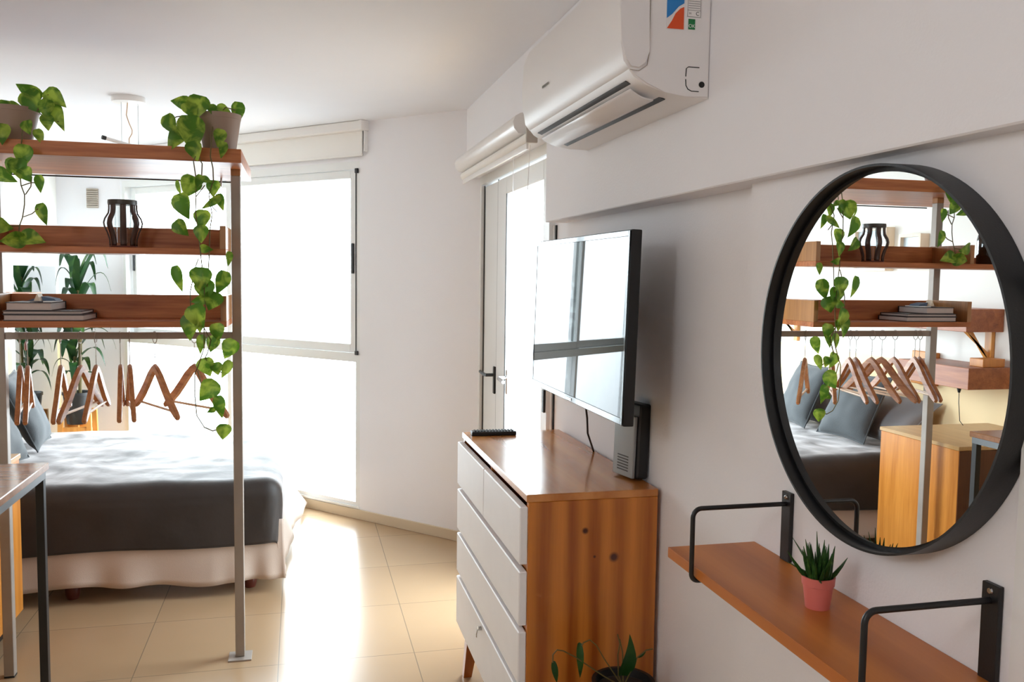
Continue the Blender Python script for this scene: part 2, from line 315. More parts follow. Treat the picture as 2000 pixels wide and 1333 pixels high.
LS=[[(-0.94, 3.42, 2.074), (-0.928, 3.36, 2.004), (-0.92, 3.31, 1.945), (-0.915, 3.28, 1.873), (-0.91, 3.27, 1.835), (-0.9, 3.27, 1.804), (-0.901, 3.27, 1.77), (-0.908, 3.27, 1.727), (-0.918, 3.27, 1.699), (-0.918, 3.26, 1.67), (-0.915, 3.26, 1.653)], [(-0.908, 3.27, 1.833), (-0.88, 3.27, 1.844), (-0.864, 3.27, 1.845)], [(-0.876, 3.27, 1.865), (-0.88, 3.27, 1.831), (-0.897, 3.27, 1.804)], [(-0.905, 3.27, 1.729), (-0.879, 3.27, 1.74), (-0.859, 3.27, 1.758)], [(-0.918, 3.27, 1.699), (-0.943, 3.26, 1.696)], [(-0.889, 3.4, 2.103), (-0.872, 3.4, 2.145), (-0.851, 3.4, 2.164)], [(-0.88, 3.4, 2.097), (-0.853, 3.4, 2.075), (-0.82, 3.4, 2.072)], [(-0.934, 3.42, 2.111), (-0.927, 3.42, 2.136), (-0.913, 3.42, 2.155)]]
FL=[(0.648, 2.12, 0.512, 0.062, 80, 0.28), (0.709, 2.1, 0.544, 0.098, 88, 0.2), (0.837, 2.08, 0.556, 0.113, 280, 0.4), (0.876, 2.08, 0.561, 0.032, 320, 0.25)]
FS=[[(0.776, 2.1, 0.501), (0.733, 2.1, 0.533), (0.697, 2.1, 0.56), (0.662, 2.1, 0.581), (0.645, 2.1, 0.585), (0.634, 2.1, 0.573), (0.634, 2.1, 0.552)], [(0.805, 2.1, 0.504), (0.775, 2.1, 0.549), (0.753, 2.1, 0.587), (0.734, 2.1, 0.604), (0.717, 2.1, 0.598), (0.712, 2.1, 0.59)], [(0.816, 2.1, 0.5), (0.813, 2.1, 0.556), (0.818, 2.1, 0.586), (0.811, 2.1, 0.612)], [(0.829, 2.1, 0.499), (0.826, 2.1, 0.562), (0.817, 2.1, 0.598)], [(0.86, 2.08, 0.554), (0.884, 2.08, 0.571), (0.903, 2.08, 0.573)]]
HG=[(-1.012, 1.186, 4.92), (-0.994, 1.186, 4.92), (-0.877, 1.185, 4.82), (-0.808, 1.188, 4.58), (-0.754, 1.176, 4.72), (-0.655, 1.17, 4.86), (-0.644, 1.174, 4.94), (-0.544, 1.183, 5.22), (-0.4, 1.175, 5.38)]
MIRYAW = 0.0
# ================================================================ THE ROOM
CZ = 2.485
LX = -1.84
o = B().prism([(-2.0, -1.6, -0.1), (1.15, -1.6, -0.1), (1.15, 4.75, -0.1), (-1.45, 7.6, -0.1), (-2.0, 7.75, -0.1)], (0, 0, 0.1)).obj('floor', M_floor, smooth=0); struct(o)
o = B().prism([(-2.0, -1.6, CZ), (1.15, -1.6, CZ), (1.15, 4.9, CZ), (-1.45, 7.75, CZ), (-2.0, 7.75, CZ)], (0, 0, 0.12)).obj('ceiling', M_ceil, smooth=0); struct(o)
b = B()
b.box(1.01, 1.16, 1.75, 3.42, 0, CZ); b.box(0.965, 1.16, -1.6, 1.75, 0, CZ)
b.box(0.92, 1.16, 3.25, 5.02, 2.10, CZ)
b.box(1.09, 1.16, 4.86, 5.0, 0, 2.1)
struct(b.obj('wall_right', M_wall, smooth=0))
struct(B().box(0.92, 1.0095, -1.6, 3.25, 1.76, CZ - 0.0005, 0.003, 1).obj('trim_1', M_wall, smooth=0))
struct(B().box(0.95, 0.9648, 0.70, 0.972, 0, 1.7595, 0.003, 1).obj('trim_2', M_alu, smooth=0))
Mw = Matrix(((DV.x, ON.x, 0, P0.x), (DV.y, ON.y, 0, P0.y), (0, 0, 1, 0), (0, 0, 0, 1)))
b = B(Mw)
b.box(-1.56, -0.46, 0, 0.14, 0, CZ); b.box(2.05, 2.12, 0, 0.14, 0, CZ)
b.box(-0.46, 2.05, 0, 0.14, 2.25, CZ); b.box(-0.46, 2.05, 0, 0.14, 0, 0.075)
struct(b.obj('wall_window', M_wall, smooth=0))
e0 = wp(2.07, 0, 0)
b = B().prism([(e0.x, e0.y, 0), (LX-0.15, 7.54, 0), (LX-0.15, 7.7, 0), (e0.x, e0.y+0.18, 0)], (0, 0, CZ))
struct(b.obj('wall_back', M_wall, smooth=0))
struct(B().box(LX-0.15, LX, -1.6, 7.56, 0, CZ).obj('wall_left', M_lwall, smooth=0))
struct(B().box(LX-0.15, 1.15, -1.75, -1.6, 0, CZ).obj('wall_front', M_wall, smooth=0))
b = B(Mw); b.box(-1.3, 2.06, -0.012, -0.0002, 0, 0.062, 0.002, 1); struct(b.obj('baseboard_window', M_tile, smooth=0))
struct(B().box(0.995, 1.0098, 1.76, 3.4, 0, 0.062, 0.002, 1).obj('baseboard_right', M_tile, smooth=0))
struct(B().box(1.17, 2.3, 3.0, 7.2, -0.1, -0.02).obj('floor_balcony', M_floor, smooth=0))

# ---------------------------------------------------------------- window
W = thing('window_1', 'wide white aluminium window with sliding upper sashes and fixed lower panes', 'window', wp(0.8, 0.0, 0)); W['kind'] = 'structure'
b = B(Mw)
b.box(-0.46, -0.425, 0.0, 0.12, 0.075, 2.25); b.box(2.015, 2.05, 0.0, 0.12, 0.075, 2.25)
b.box(-0.425, 2.015, 0.0, 0.12, 2.20, 2.25); b.box(-0.425, 2.015, 0.0, 0.12, 0.075, 0.105)
b.box(-0.425, 2.015, 0.0, 0.12, 1.00, 1.055); b.box(0.80, 0.84, 0.02, 0.10, 0.105, 1.0)
b.box(-0.46, 2.05, -0.012, 0.03, 0.068, 0.08)
b.obj('window_frame', M_alu, W, smooth=0)
def sash(s0, s1, t0, hs, hn):
    b = B(Mw); k = 0.052
    b.box(s0, s0+k, t0, t0+0.03, 1.057, 2.198, 0.003, 1); b.box(s1-k, s1, t0, t0+0.03, 1.057, 2.198, 0.003, 1)
    b.box(s0+k, s1-k, t0, t0+0.03, 2.148, 2.198, 0.003, 1); b.box(s0+k, s1-k, t0, t0+0.03, 1.057, 1.112, 0.003, 1)
    so = b.obj('sash', M_alu, W, smooth=0)
    b = B(Mw); b.box(s0+k, s1-k, t0+0.012, t0+0.018, 1.112, 2.148); b.obj('glass_pane', M_glass, so, smooth=0)
    b = B(Mw); b.box(hs-0.009, hs+0.009, t0-0.012, t0-0.0005, 1.555, 1.745, 0.005, 2); b.obj('sash_handle', M_blackp, so)
    return so
sash(-0.418, 0.83, 0.012, -0.393, 0); sash(0.76, 2.008, 0.052, 1.982, 0)
b = B(Mw)
b.box(-0.432, -0.4255, -0.004, 0.0, 1.06, 2.2); b.box(-0.452, -0.426, -0.014, -0.0005, 2.175, 2.205, 0.003, 1); b.box(-0.452, -0.426, -0.014, -0.0005, 1.045, 1.072, 0.003, 1)
b.obj('gasket_strip', M_blackp, W, smooth=0)
for s0, s1 in ((-0.425, 0.80), (0.84, 2.015)):
    b = B(Mw); b.box(s0, s1, 0.05, 0.056, 0.105, 1.0); b.obj('glass_pane', M_glass, W, smooth=0)

# roller blind over the window
BL = thing('roller_blind', 'white roller blind rolled up above the wide angled window', 'blind', wp(0.8, -0.05, 2.47), 'roller blinds')
b = B(Mw); b.box(-0.515, 2.05, -0.062, -0.0005, 2.425, 2.484, 0.012, 3); b.obj('cassette', M_plastic, BL)
b = B(Mw); b.box(-0.498, 2.04, -0.022, -0.019, 2.285, 2.43); b.box(-0.498, 2.04, -0.028, -0.014, 2.275, 2.292, 0.003, 2); b.obj('fabric', M_fabric, BL)
b = B(Mw); b.box(-0.535, -0.512, -0.068, -0.0005, 2.425, 2.4845, 0.004, 2); b.box(-0.528, -0.519, -0.03, -0.0005, 2.30, 2.425, 0.002, 1); b.obj('end_bracket', M_plastic, BL)

# ---------------------------------------------------------------- door to the balcony
D = thing('door_1', 'white aluminium balcony door with narrow solid leaf and glazed leaf', 'door', (1.02, 4.1, 0)); D['kind'] = 'structure'
b = B()
b.box(0.985, 1.06, 4.79, 4.86, 0, 2.10); b.box(0.985, 1.06, 3.42, 3.465, 0, 2.10); b.box(0.985, 1.06, 3.465, 4.79, 2.055, 2.10); b.box(0.985, 1.06, 3.465, 4.79, 0, 0.03)
b.box(0.999, 1.009, 3.395, 3.42, 0, 1.7595)
b.obj('door_frame', M_alu, D, smooth=0)
lf = B().box(1.005, 1.045, 4.44, 4.775, 0.035, 2.045, 0.004, 1).obj('solid_leaf', M_alu, D, smooth=0)
b = B(); b.box(0.993, 1.0048, 4.455, 4.485, 0.93, 1.075, 0.003, 1); b.tube([(0.995, 4.47, 1.03), (0.955, 4.47, 1.03), (0.95, 4.50, 1.03), (0.95, 4.60, 1.035)], 0.009, 10); b.obj('lever_handle', M_black, lf)
gl = B()
gl.box(1.0, 1.045, 4.21, 4.43, 0.035, 2.045, 0.004, 1) if False else None
gl.box(0.998, 1.045, 4.235, 4.43, 0.035, 2.045, 0.004, 1); gl.box(0.998, 1.045, 3.475, 3.56, 0.035, 2.045, 0.004, 1)
gl.box(0.998, 1.045, 3.56, 4.235, 1.96, 2.045, 0.004, 1); gl.box(0.998, 1.045, 3.56, 4.235, 0.035, 0.13, 0.004, 1)
gl = gl.obj('glazed_leaf', M_alu, D, smooth=0)
B().box(1.018, 1.024, 3.56, 4.235, 0.13, 1.96).obj('glass_pane', M_glass, gl, smooth=0)
b = B(); b.box(0.987, 0.9978, 4.14, 4.17, 0.97, 1.09, 0.003, 1); b.tube([(0.99, 4.155, 1.05), (0.95, 4.155, 1.05), (0.945, 4.13, 1.05), (0.945, 4.03, 1.045)], 0.009, 10); b.obj('lever_handle', M_chrome, gl)
b = B(); b.box(1.0, 1.004, 4.776, 4.786, 0.035, 2.05); b.box(0.996, 1.0, 4.2295, 4.2345, 0.13, 1.96); b.box(1.0, 1.004, 4.432, 4.439, 0.035, 2.05) ; b.box(0.9965, 1.0, 3.466, 3.4745, 0.03, 2.05); b.box(1.0035, 1.0095, 3.385, 3.3945, 0, 1.759)
b.obj('gasket_strip', M_blackp, D, smooth=0)
B().box(0.975, 0.9845, 3.43, 3.455, 0.99, 1.085, 0.002, 1).obj('latch_keeper', M_blackp, D, smooth=0)
BL2 = thing('roller_blind', 'white roller blind rolled up over the balcony door', 'blind', (0.9, 4.2, 2.15), 'roller blinds')
cas = B().prism([(0.9195, 3.50, 2.13), (0.87, 3.50, 2.135), (0.852, 3.50, 2.155), (0.848, 3.50, 2.18), (0.858, 3.50, 2.205), (0.88, 3.50, 2.218), (0.9195, 3.50, 2.22)], (0, 1.38, 0)).obj('cassette', M_plastic, BL2, smooth=50)
B().lathe((0.896, 3.40, 2.105), [(0.0, 0), (0.02, 0), (0.022, 0.01), (0.022, 1.44), (0.0, 1.45)], 20, 'y').obj('fabric_roll', M_fabric, BL2)
B().box(0.884, 0.893, 3.42, 4.82, 2.06, 2.085, 0.003, 2).obj('hem_bar', M_plastic, BL2)
B().box(0.8725, 0.9195, 3.375, 3.39, 2.08, 2.16, 0.006, 2).obj('end_bracket', M_vent, BL2)
b = B(); b.tube([(0.905, 3.72, 2.08), (0.90, 3.72, 1.6), (0.895, 3.73, 0.95), (0.892, 3.70, 0.90), (0.895, 3.66, 0.95), (0.90, 3.50, 1.6), (0.905, 3.44, 2.08)], 0.0016, 6); b.obj('pull_chain', M_plastic, BL2)
rl = thing('balcony_railing', 'pale grey metal railing outside the balcony door', 'railing', (1.9, 6.0, -0.02))
B().box(1.58, 1.66, 5.2, 6.75, 0.70, 0.73, 0.004, 1).obj('bottom_rail', M_alug, rl); B().box(1.585, 1.63, 5.2, 6.6, 0.75, 0.80, 0.004, 1).obj('top_rail', M_alu, rl)
for y in (5.5, 6.42): B().box(1.595, 1.63, y-0.03, y+0.03, -0.02, 0.76, 0.003, 1).obj('post', M_alug, rl)

gp = thing('fill_globe', 'added unseen white globe giving fill light to the near end of the room', 'lamp', (-1.4, 0.25, CZ))  # added fill lamp, out of view, to brighten the right side of the room
B().tube([(-1.4, 0.25, CZ-0.001), (-1.4, 0.25, 2.279)], 0.004, 8).obj('cord', M_blackp, gp)
_gm = NT('fill_globe_glow'); _gm.b.inputs['Base Color'].default_value = (0.9, 0.9, 0.9, 1); _gm.b.inputs['Emission Color'].default_value = (1, 0.99, 0.99, 1); _gm.b.inputs['Emission Strength'].default_value = 16.5  # emission of the added fill globe
B().lathe((-1.4, 0.25, 2.1), [(0.001, -0.18)]+[(0.18*math.sin(R(a)), -0.18*math.cos(R(a))) for a in range(15, 166, 15)]+[(0.03, 0.177)], 32).obj('globe', _gm.m, gp)
# ---------------------------------------------------------------- left wall things
tm = thing('wall_mirror', 'tall frameless mirror on the side wall reflecting the potted plant', 'mirror', (-1.82, 6.75, 0.9))
B().box(-1.838, -1.806, 6.22, 7.28, 0.25, 1.585, 0.003, 1).obj('mirror_frame', M_alu, tm, smooth=0)
B().box(-1.8055, -1.802, 6.26, 7.27, 0.27, 1.58).obj('mirror_glass', M_mirror, tm, smooth=0)
v = B(); 
for k in range(9): v.box(-1.601, -1.521, 7.39, 7.415, 2.045+k*0.0165, 2.045+k*0.0165+0.010, 0.002, 1)
v.box(-1.605, -1.517, 7.405, 7.44, 2.04, 2.19, 0.002, 1)
tag(v.obj('air_vent', M_vent), 'small grey slatted air vent high on the back wall', 'vent')

# ---------------------------------------------------------------- pendant lamp fixture
pf = thing('pendant_lamp', 'ceiling pendant with round white canopy, thin wires and slim angled bar', 'lamp', (-0.89, 5.12, CZ))
B().lathe((-0.89, 5.12, CZ-0.03), [(0.0, 0), (0.082, 0), (0.085, 0.004), (0.085, 0.0298), (0.0, 0.0299)], 36).obj('canopy', M_vent if False else M_plastic, pf)
b = B(); b.tube([(-0.925, 5.11, CZ-0.03), (-0.925, 5.11, 2.225)], 0.0012, 6); b.tube([(-0.845, 5.13, CZ-0.03), (-0.845, 5.13, 2.215)], 0.0012, 6); b.obj('suspension_wire', M_alug, pf)
b = B(); b.tube([(-0.895, 5.12, CZ-0.03), (-0.897, 5.12, 2.43), (-0.902, 5.12, 2.39), (-0.89, 5.12, 2.35), (-0.874, 5.12, 2.31), (-0.876, 5.12, 2.29), (-0.89, 5.12, 2.265), (-0.89, 5.12, 2.21)], 0.003, 8); b.obj('cable', M_bar, pf)
b = B(); b.tube([(-0.995, 5.05, 2.252), (-0.78, 5.18, 2.205)], 0.010, 10); b.tube([(-0.99, 5.2, 2.205), (-0.72, 5.06, 2.205)], 0.010, 10); b.obj('lamp_bar', M_plastic, pf)
B().tube([(-1.01, 5.041, 2.2553), (-0.993, 5.0513, 2.2516)], 0.011, 10).obj('end_cap', M_blackp, pf)
for (x, y, z) in ((-0.925, 5.11, 2.212), (-0.845, 5.13, 2.2)): B().lathe((x, y, z), [(0, 0), (0.006, 0), (0.006, 0.022), (0, 0.023)], 10).obj('wire_grip', M_blackp, pf)

# ================================================================ BED
bed = thing('bed', 'double bed with beige skirt and reddish wooden feet', 'bed', (-0.95, 5.05, 0))
B().box(-1.81, -0.12, 4.31, 5.84, 0.10, 0.30, 0.02, 2).obj('bed_base', M_sheet, bed)
B().box(-1.82, -0.125, 4.30, 5.84, 0.30, 0.532, 0.06, 4).obj('mattress', M_sheet, bed)
for (x, y) in ((-1.05, 4.40), (-0.245, 4.40), (-1.72, 4.40), (-0.245, 5.72), (-1.05, 5.72), (-1.72, 5.72)):
    B().lathe((x, y, 0), [(0.0, 0), (0.026, 0), (0.032, 0.02), (0.036, 0.06), (0.03, 0.0995), (0, 0.0999)], 20).obj('leg', M_feet, bed)
def skirt_front(u, v):
    x = -1.80+u*1.72; f = v
    wv = 0.010*math.sin(x*19+1.3*math.sin(x*7))*f + 0.016*max(0, (x+0.45)/0.4)*math.sin(x*48)*f
    hem = 0.075+0.012*math.sin(x*5.2+0.6)+0.006*math.sin(x*17)
    return (x+0.02*f*max(0, (x+0.5)), 4.300-0.022*f+wv*f, 0.36-(0.36-hem)*v)
b = B(); b.grid(skirt_front, 150, 12); b.obj('skirt_front', M_sheet, bed, solid=0.003)
def skirt_side(u, v):
    y = 4.29+u*1.53
    wv = 0.012*math.sin(y*9+1.0)*v+0.004*math.sin(y*23)*v
    out = (0.045+0.115*u*u)*v**1.6
    hem = 0.07-0.04*u+0.012*math.sin(y*9)
    return (-0.122+out+wv*v, y, 0.36-(0.36-hem)*v)
b = B(); b.grid(skirt_side, 120, 12); b.obj('skirt_side', M_sheet, bed, solid=0.003)

# fleece throw
TX0, TX1, TY0, TY1, TZ, RR = -1.80, -0.093, 4.272, 5.868, 0.557, 0.075
def fold(d):   # distance past the flat part -> (outwards, down)
    q = RR*math.pi/2
    if d <= 0: return 0.0, 0.0
    if d < q: a = d/RR; return RR*math.sin(a), RR*(1-math.cos(a))
    return RR, RR+(d-q)
def throw(u, v):
    drop = 0.232
    L = RR*(math.pi/2-1)+drop
    x = TX0+u*(TX1-TX0+L); y = TY0-L+v*(TY1-TY0+2*L)
    ex = max(0, x-(TX1-RR)); eyn = max(0, (TY0+RR)-y); eyp = max(0, y-(TY1-RR))
    bx = min(x, TX1-RR); by = min(max(y, TY0+RR), TY1-RR)
    if ex > 0 and (eyn > 0 or eyp > 0):
        ey = max(eyn, eyp); r = math.hypot(ex, ey); mx_ = max(ex, ey); o_, dn = fold(mx_*0.9+0.1*r)
        k = o_/r; px_, py_ = bx+ex*k, (by-ey*k if eyn > 0 else by+ey*k)
    else:
        ox, dx = fold(ex); oy, dy = fold(max(eyn, eyp)); dn = dx+dy
        px_ = bx+ox; py_ = by-oy if eyn > 0 else by+oy
    nz = noise.noise(Vector((x*3.2, y*3.2, 0.3)))*0.010+noise.noise(Vector((x*9, y*9, 1.3)))*0.004
    z = TZ-dn+(nz if dn < 0.05 else 0)
    hemw = 0.006*math.sin(x*6.5+y*5)*min(1, dn/0.3)
    if dn > 0.08: 
        if ex <= 0: py_ += nz*0.8
        else: px_ += nz*0.8
    return (px_, py_, z+hemw)
b = B(); b.grid(throw, 170, 170)
tw = tag(b.obj('throw_blanket', M_throw, solid=0.010), 'dark brown fleece throw spread over the bed', 'blanket')

def cushion(name, label, cat, w, h, t, m, mtx, group=None, sag=0.0):
    th = thing(name, label, cat, (0, 0, 0), group); OFF[th.name] = Vector((0, 0, 0))
    b = B(); N = 22
    for sgn in (1, -1):
        def f(u, v):
            a, c = u*2-1, v*2-1
            pin = 1-0.10*(a*a*(1-c*c)+0)-0.0; pin2 = 1-0.10*(c*c*(1-a*a))
            th_ = t*0.5*((1-abs(a)**2.6)*(1-abs(c)**2.6))**0.55
            wr = noise.noise(Vector((a*2.5, c*2.5, sgn*3+w)))*0.012*(1-max(abs(a), abs(c))**6)
            x = a*w/2*(1-0.07*(1-c*c)*abs(a)**3); y = c*h/2*(1-0.07*(1-a*a)*abs(c)**3)
            return (x, y, sgn*(th_+(wr if th_ > 0.01 else 0)))
        b.grid(f, N, N)
    o_ = b.obj('cushion_cover' if 'pillow' not in name or name == 'scatter_pillow' else 'pillow_case', m, th, smooth=80)
    b = B(); pts = []
    K = 20
    for k in range(4*K):
        s_, q = divmod(k, K); a = -1+2*q/K
        A, C_ = [(a, -1), (1, a), (-a, 1), (-1, -a)][s_]
        pts.append((A*w/2*(1-0.07*(1-C_*C_)*abs(A)**3)*1.003, C_*h/2*(1-0.07*(1-A*A)*abs(C_)**3)*1.003, 0))
    b.tube(pts, 0.004, 6, closed=True).obj('piping', m, o_)
    th.matrix_world = mtx
    return th
def stand(x, y, zb, w, h, lean, yaw=0, roll=0):
    # cushion standing on its lower edge, facing +x, leaning back towards -x
    return Matrix.Translation((x, y, zb)) @ Matrix.Rotation(R(yaw), 4, 'Z') @ Matrix.Rotation(-R(lean), 4, 'Y') @ Matrix.Translation((0, 0, h/2)) @ Matrix.Rotation(R(roll), 4, 'X') @ Matrix(((0, 0, 1, 0), (1, 0, 0, 0), (0, 1, 0, 0), (0, 0, 0, 1)))
cushion('cushion', 'square blue-grey cushion leaning on pillows at the near side of the bed', 'cushion', 0.44, 0.44, 0.13, M_cush, stand(-1.40, 4.73, 0.594, 0.44, 0.40, 26, -4), 'blue-grey square cushions')
cushion('cushion', 'square blue-grey cushion leaning on pillows at the window side of the bed', 'cushion', 0.44, 0.44, 0.13, M_cush, stand(-1.40, 5.30, 0.594, 0.44, 0.40, 24, 6, 0), 'blue-grey square cushions')
cushion('bed_pillow', 'long grey bed pillow behind the near cushion', 'pillow', 0.68, 0.36, 0.15, M_pillow, stand(-1.555, 4.68, 0.612, 0.68, 0.30, 48, 0), 'grey bed pillows')
cushion('bed_pillow', 'long grey bed pillow behind the cushion at the window side', 'pillow', 0.68, 0.36, 0.15, M_pillow, stand(-1.555, 5.42, 0.612, 0.68, 0.30, 48, 0), 'grey bed pillows')

# bedside cabinet
cb = thing('bedside_cabinet', 'orange oak veneer cabinet beside the head of the bed', 'cabinet', (-1.53, 3.86, 0))
B().box(-1.838, -1.155, 3.45, 4.02, 0.10, 0.755, 0.002, 1).obj('cabinet_body', M_orange, cb, smooth=0)
B().box(-1.838, -1.15, 3.445, 4.025, 0.7551, 0.775, 0.002, 1).obj('cabinet_top', wood('cabinet_top_wood', (176, 136, 84), (206, 168, 116), 'Y', 0.3, 14), cb, smooth=0)
B().box(-1.838, -1.157, 3.4465, 3.4498, 0.102, 0.754).obj('end_panel', M_walshade, cb, smooth=0)  # thin panel over the unlit cabinet end, its shade painted as darker wood
B().box(-1.838, -1.22, 3.50, 3.98, 0.0, 0.0999).obj('plinth', M_blackp, cb, smooth=0)

# over-bed shelf with brackets, and lower wall box
os_ = thing('wall_shelf', 'long brown wooden shelf fixed above the head of the bed', 'shelf', (-1.72, 5.0, 1.35))
B().box(-1.838, -1.60, 3.95, 6.12, 1.285, 1.41, 0.002, 1).obj('shelf_box', M_walw, os_, smooth=0)
for y in (4.03, 5.95):
    b = B(); b.box(-1.838, -1.815, y-0.025, y+0.025, 1.09, 1.2848, 0.002, 1); b.prism([(-1.815, y-0.015, 1.12), (-1.815, y-0.015, 1.16), (-1.66, y-0.015, 1.2848), (-1.70, y-0.015, 1.2848)], (0, 0.03, 0)); b.obj('bracket', M_stand, os_, smooth=0)
lb = thing('wall_box_shelf', 'brown wooden box shelf on the wall above the bedside cabinet', 'shelf', (-1.7, 4.1, 1.05))
B().box(-1.838, -1.55, 3.86, 4.42, 0.985, 1.10, 0.002, 1).obj('box_body', M_walw, lb, smooth=0)
tag(B().box(-1.80, -1.66, 3.885, 3.985, 1.1003, 1.145, 0.003, 1).obj('wooden_box', M_orange), 'small light wooden box on the wall box shelf', 'box')
hb = B().box(-1.838, -1.80, 4.42, 4.62, 0.93, 1.13, 0.003, 1).obj('wall_panel', M_orange)
tag(hb, 'small square of orange veneer on the wall above the pillows', 'panel')
for (nm, lab, y0, y1, z0, z1) in (('a', 'larger pale wooden box frame on the wall over the bed', 4.88, 5.22, 1.62, 1.90), ('b', 'smaller pale wooden box frame on the wall, nearer the brown bottle', 4.56, 4.76, 1.63, 1.845)):
    pfm = thing('picture_frame', lab, 'picture frame', (-1.83, (y0+y1)/2, z0), 'pale wooden box frames')
    b = B(); k = 0.018
    b.box(-1.838, -1.775, y0, y0+k, z0, z1); b.box(-1.838, -1.775, y1-k, y1, z0, z1); b.box(-1.838, -1.775, y0+k, y1-k, z0, z0+k); b.box(-1.838, -1.775, y0+k, y1-k, z1-k, z1); b.obj('frame', M_light, pfm, smooth=0)
    B().box(-1.836, -1.80, y0+k, y1-k, z0+k, z1-k).obj('picture', mat('pale_print_'+nm, (206, 218, 226), 0.4, var=0.15, vscale=18), pfm, smooth=0)
pb = thing('pendant_socket', 'black lamp socket hanging on a cord under the wall shelf', 'lamp', (-1.62, 4.24, 1.28))
B().tube([(-1.62, 4.24, 1.2849), (-1.62, 4.24, 1.235)], 0.0025, 6).obj('cord', M_blackp, pb)
B().lathe((-1.62, 4.24, 1.15), [(0, 0), (0.019, 0), (0.021, 0.006), (0.021, 0.05), (0.014, 0.062), (0.008, 0.085), (0, 0.088)], 18).obj('socket', M_black, pb)
ic = thing('hanging_cord', 'thin dark cord with inline switch hanging beside the window-side pillow', 'cord', (-1.62, 5.93, 1.2), 'hanging lamp cords')
B().tube([(-1.64, 5.90, 1.2849), (-1.642, 5.90, 1.0), (-1.66, 5.90, 0.72), (-1.68, 5.90, 0.60)], 0.002, 6).obj('cord', M_blackp, ic); B().lathe((-1.641, 5.90, 1.05), [(0, 0), (0.008, 0.01), (0.009, 0.04), (0.004, 0.06), (0, 0.062)], 12).obj('inline_switch', M_feet, ic)
ic = thing('hanging_cord', 'thin dark cord dropping from the wall box shelf to the cabinet', 'cord', (-1.6, 4.0, 0.98), 'hanging lamp cords')
B().tube([(-1.60, 3.98, 0.9849), (-1.602, 3.98, 0.9), (-1.61, 3.975, 0.80), (-1.62, 3.96, 0.778)], 0.002, 6).obj('cord', M_blackp, ic); B().lathe((-1.60, 3.98, 0.955), [(0, 0), (0.006, 0), (0.012, 0.024), (0.012, 0.0298), (0, 0.0299)], 12).obj('cable_gland', M_blackp, ic)
sw = thing('light_switch', 'slim white switch plate on the wall beside the tall mirror', 'switch', (-1.838, 6.1, 1.26))
B().box(-1.8395, -1.832, 6.05, 6.13, 1.20, 1.32, 0.002, 1).obj('plate', M_plastic, sw, smooth=0); B().box(-1.8318, -1.828, 6.08, 6.10, 1.22, 1.30, 0.001, 1).obj('rocker', M_blackp, sw, smooth=0)

# ================================================================ ROOM DIVIDER
rd = thing('shelving_unit', 'open room divider of steel posts, walnut shelves and hanging rail', 'shelving unit', (-0.66, 3.58, 0))
for x0 in (-0.257, -1.097):
    ps = B().box(x0, x0+0.036, 3.562, 3.598, 0.0062, 1.925, 0.002, 1).obj('post', M_steel, rd, smooth=0)
    B().box(x0, x0+0.036, 3.562, 3.598, 1.9251, 1.9498, 0.001, 1).obj('wooden_block', M_wally, ps, smooth=0)
    if x0 > -1: B().box(x0-0.027, x0+0.063, 3.53, 3.62, 0, 0.006, 0.001, 1).obj('foot_plate', M_steel, ps, smooth=0)
    else: B().box(x0, x0+0.036, 3.562, 3.598, 0, 0.006, 0.001, 1).obj('foot_cap', M_blackp, ps, smooth=0)
B().box(-1.838, -0.205, 3.36, 4.02, 1.95, 2.0, 0.0015, 1).obj('top_board', M_wal, rd, smooth=0)
def shelfbox(zb, zt, left_ext):
    sh = B().box(-1.05 if not left_ext else -1.838, -0.257, 3.30, 3.56, zb, zb+0.022, 0.001, 1).obj('shelf_board', M_wal, rd, smooth=0)
    B().box(-1.03, -0.278, 3.542, 3.56, zb+0.0221, zt, 0.001, 1).obj('back_board', M_wal, sh, smooth=0)
    B().box(-0.2779, -0.257, 3.30, 3.56, zb+0.0221, zt+0.003, 0.001, 1).obj('end_panel', M_wally, sh, smooth=0)
    B().box(-1.051, -1.0301, 3.30, 3.56, zb+0.0221, zt+0.003, 0.001, 1).obj('end_panel', M_wally, sh, smooth=0)
    if left_ext: B().box(-1.838, -1.0512, 3.542, 3.56, zb+0.0221, zt-0.045, 0.001, 1).obj('back_board', M_wal, sh, smooth=0)
shelfbox(1.612, 1.715, True); shelfbox(1.352, 1.463, False)
B().box(-1.0608, -0.2572, 3.568, 3.592, 1.292, 1.318, 0.001, 1).obj('hanging_rail', M_steel, rd, smooth=0)
tr = B().tube([(-1.3, 3.93, 1.935), (-0.25, 3.93, 1.935)], 0.003, 8).obj('threaded_rod', M_blackp, rd)
B().box(-0.325, -0.318, 3.918, 3.942, 1.915, 1.9499, 0.002, 1).obj('wing_nut', M_steel, tr)

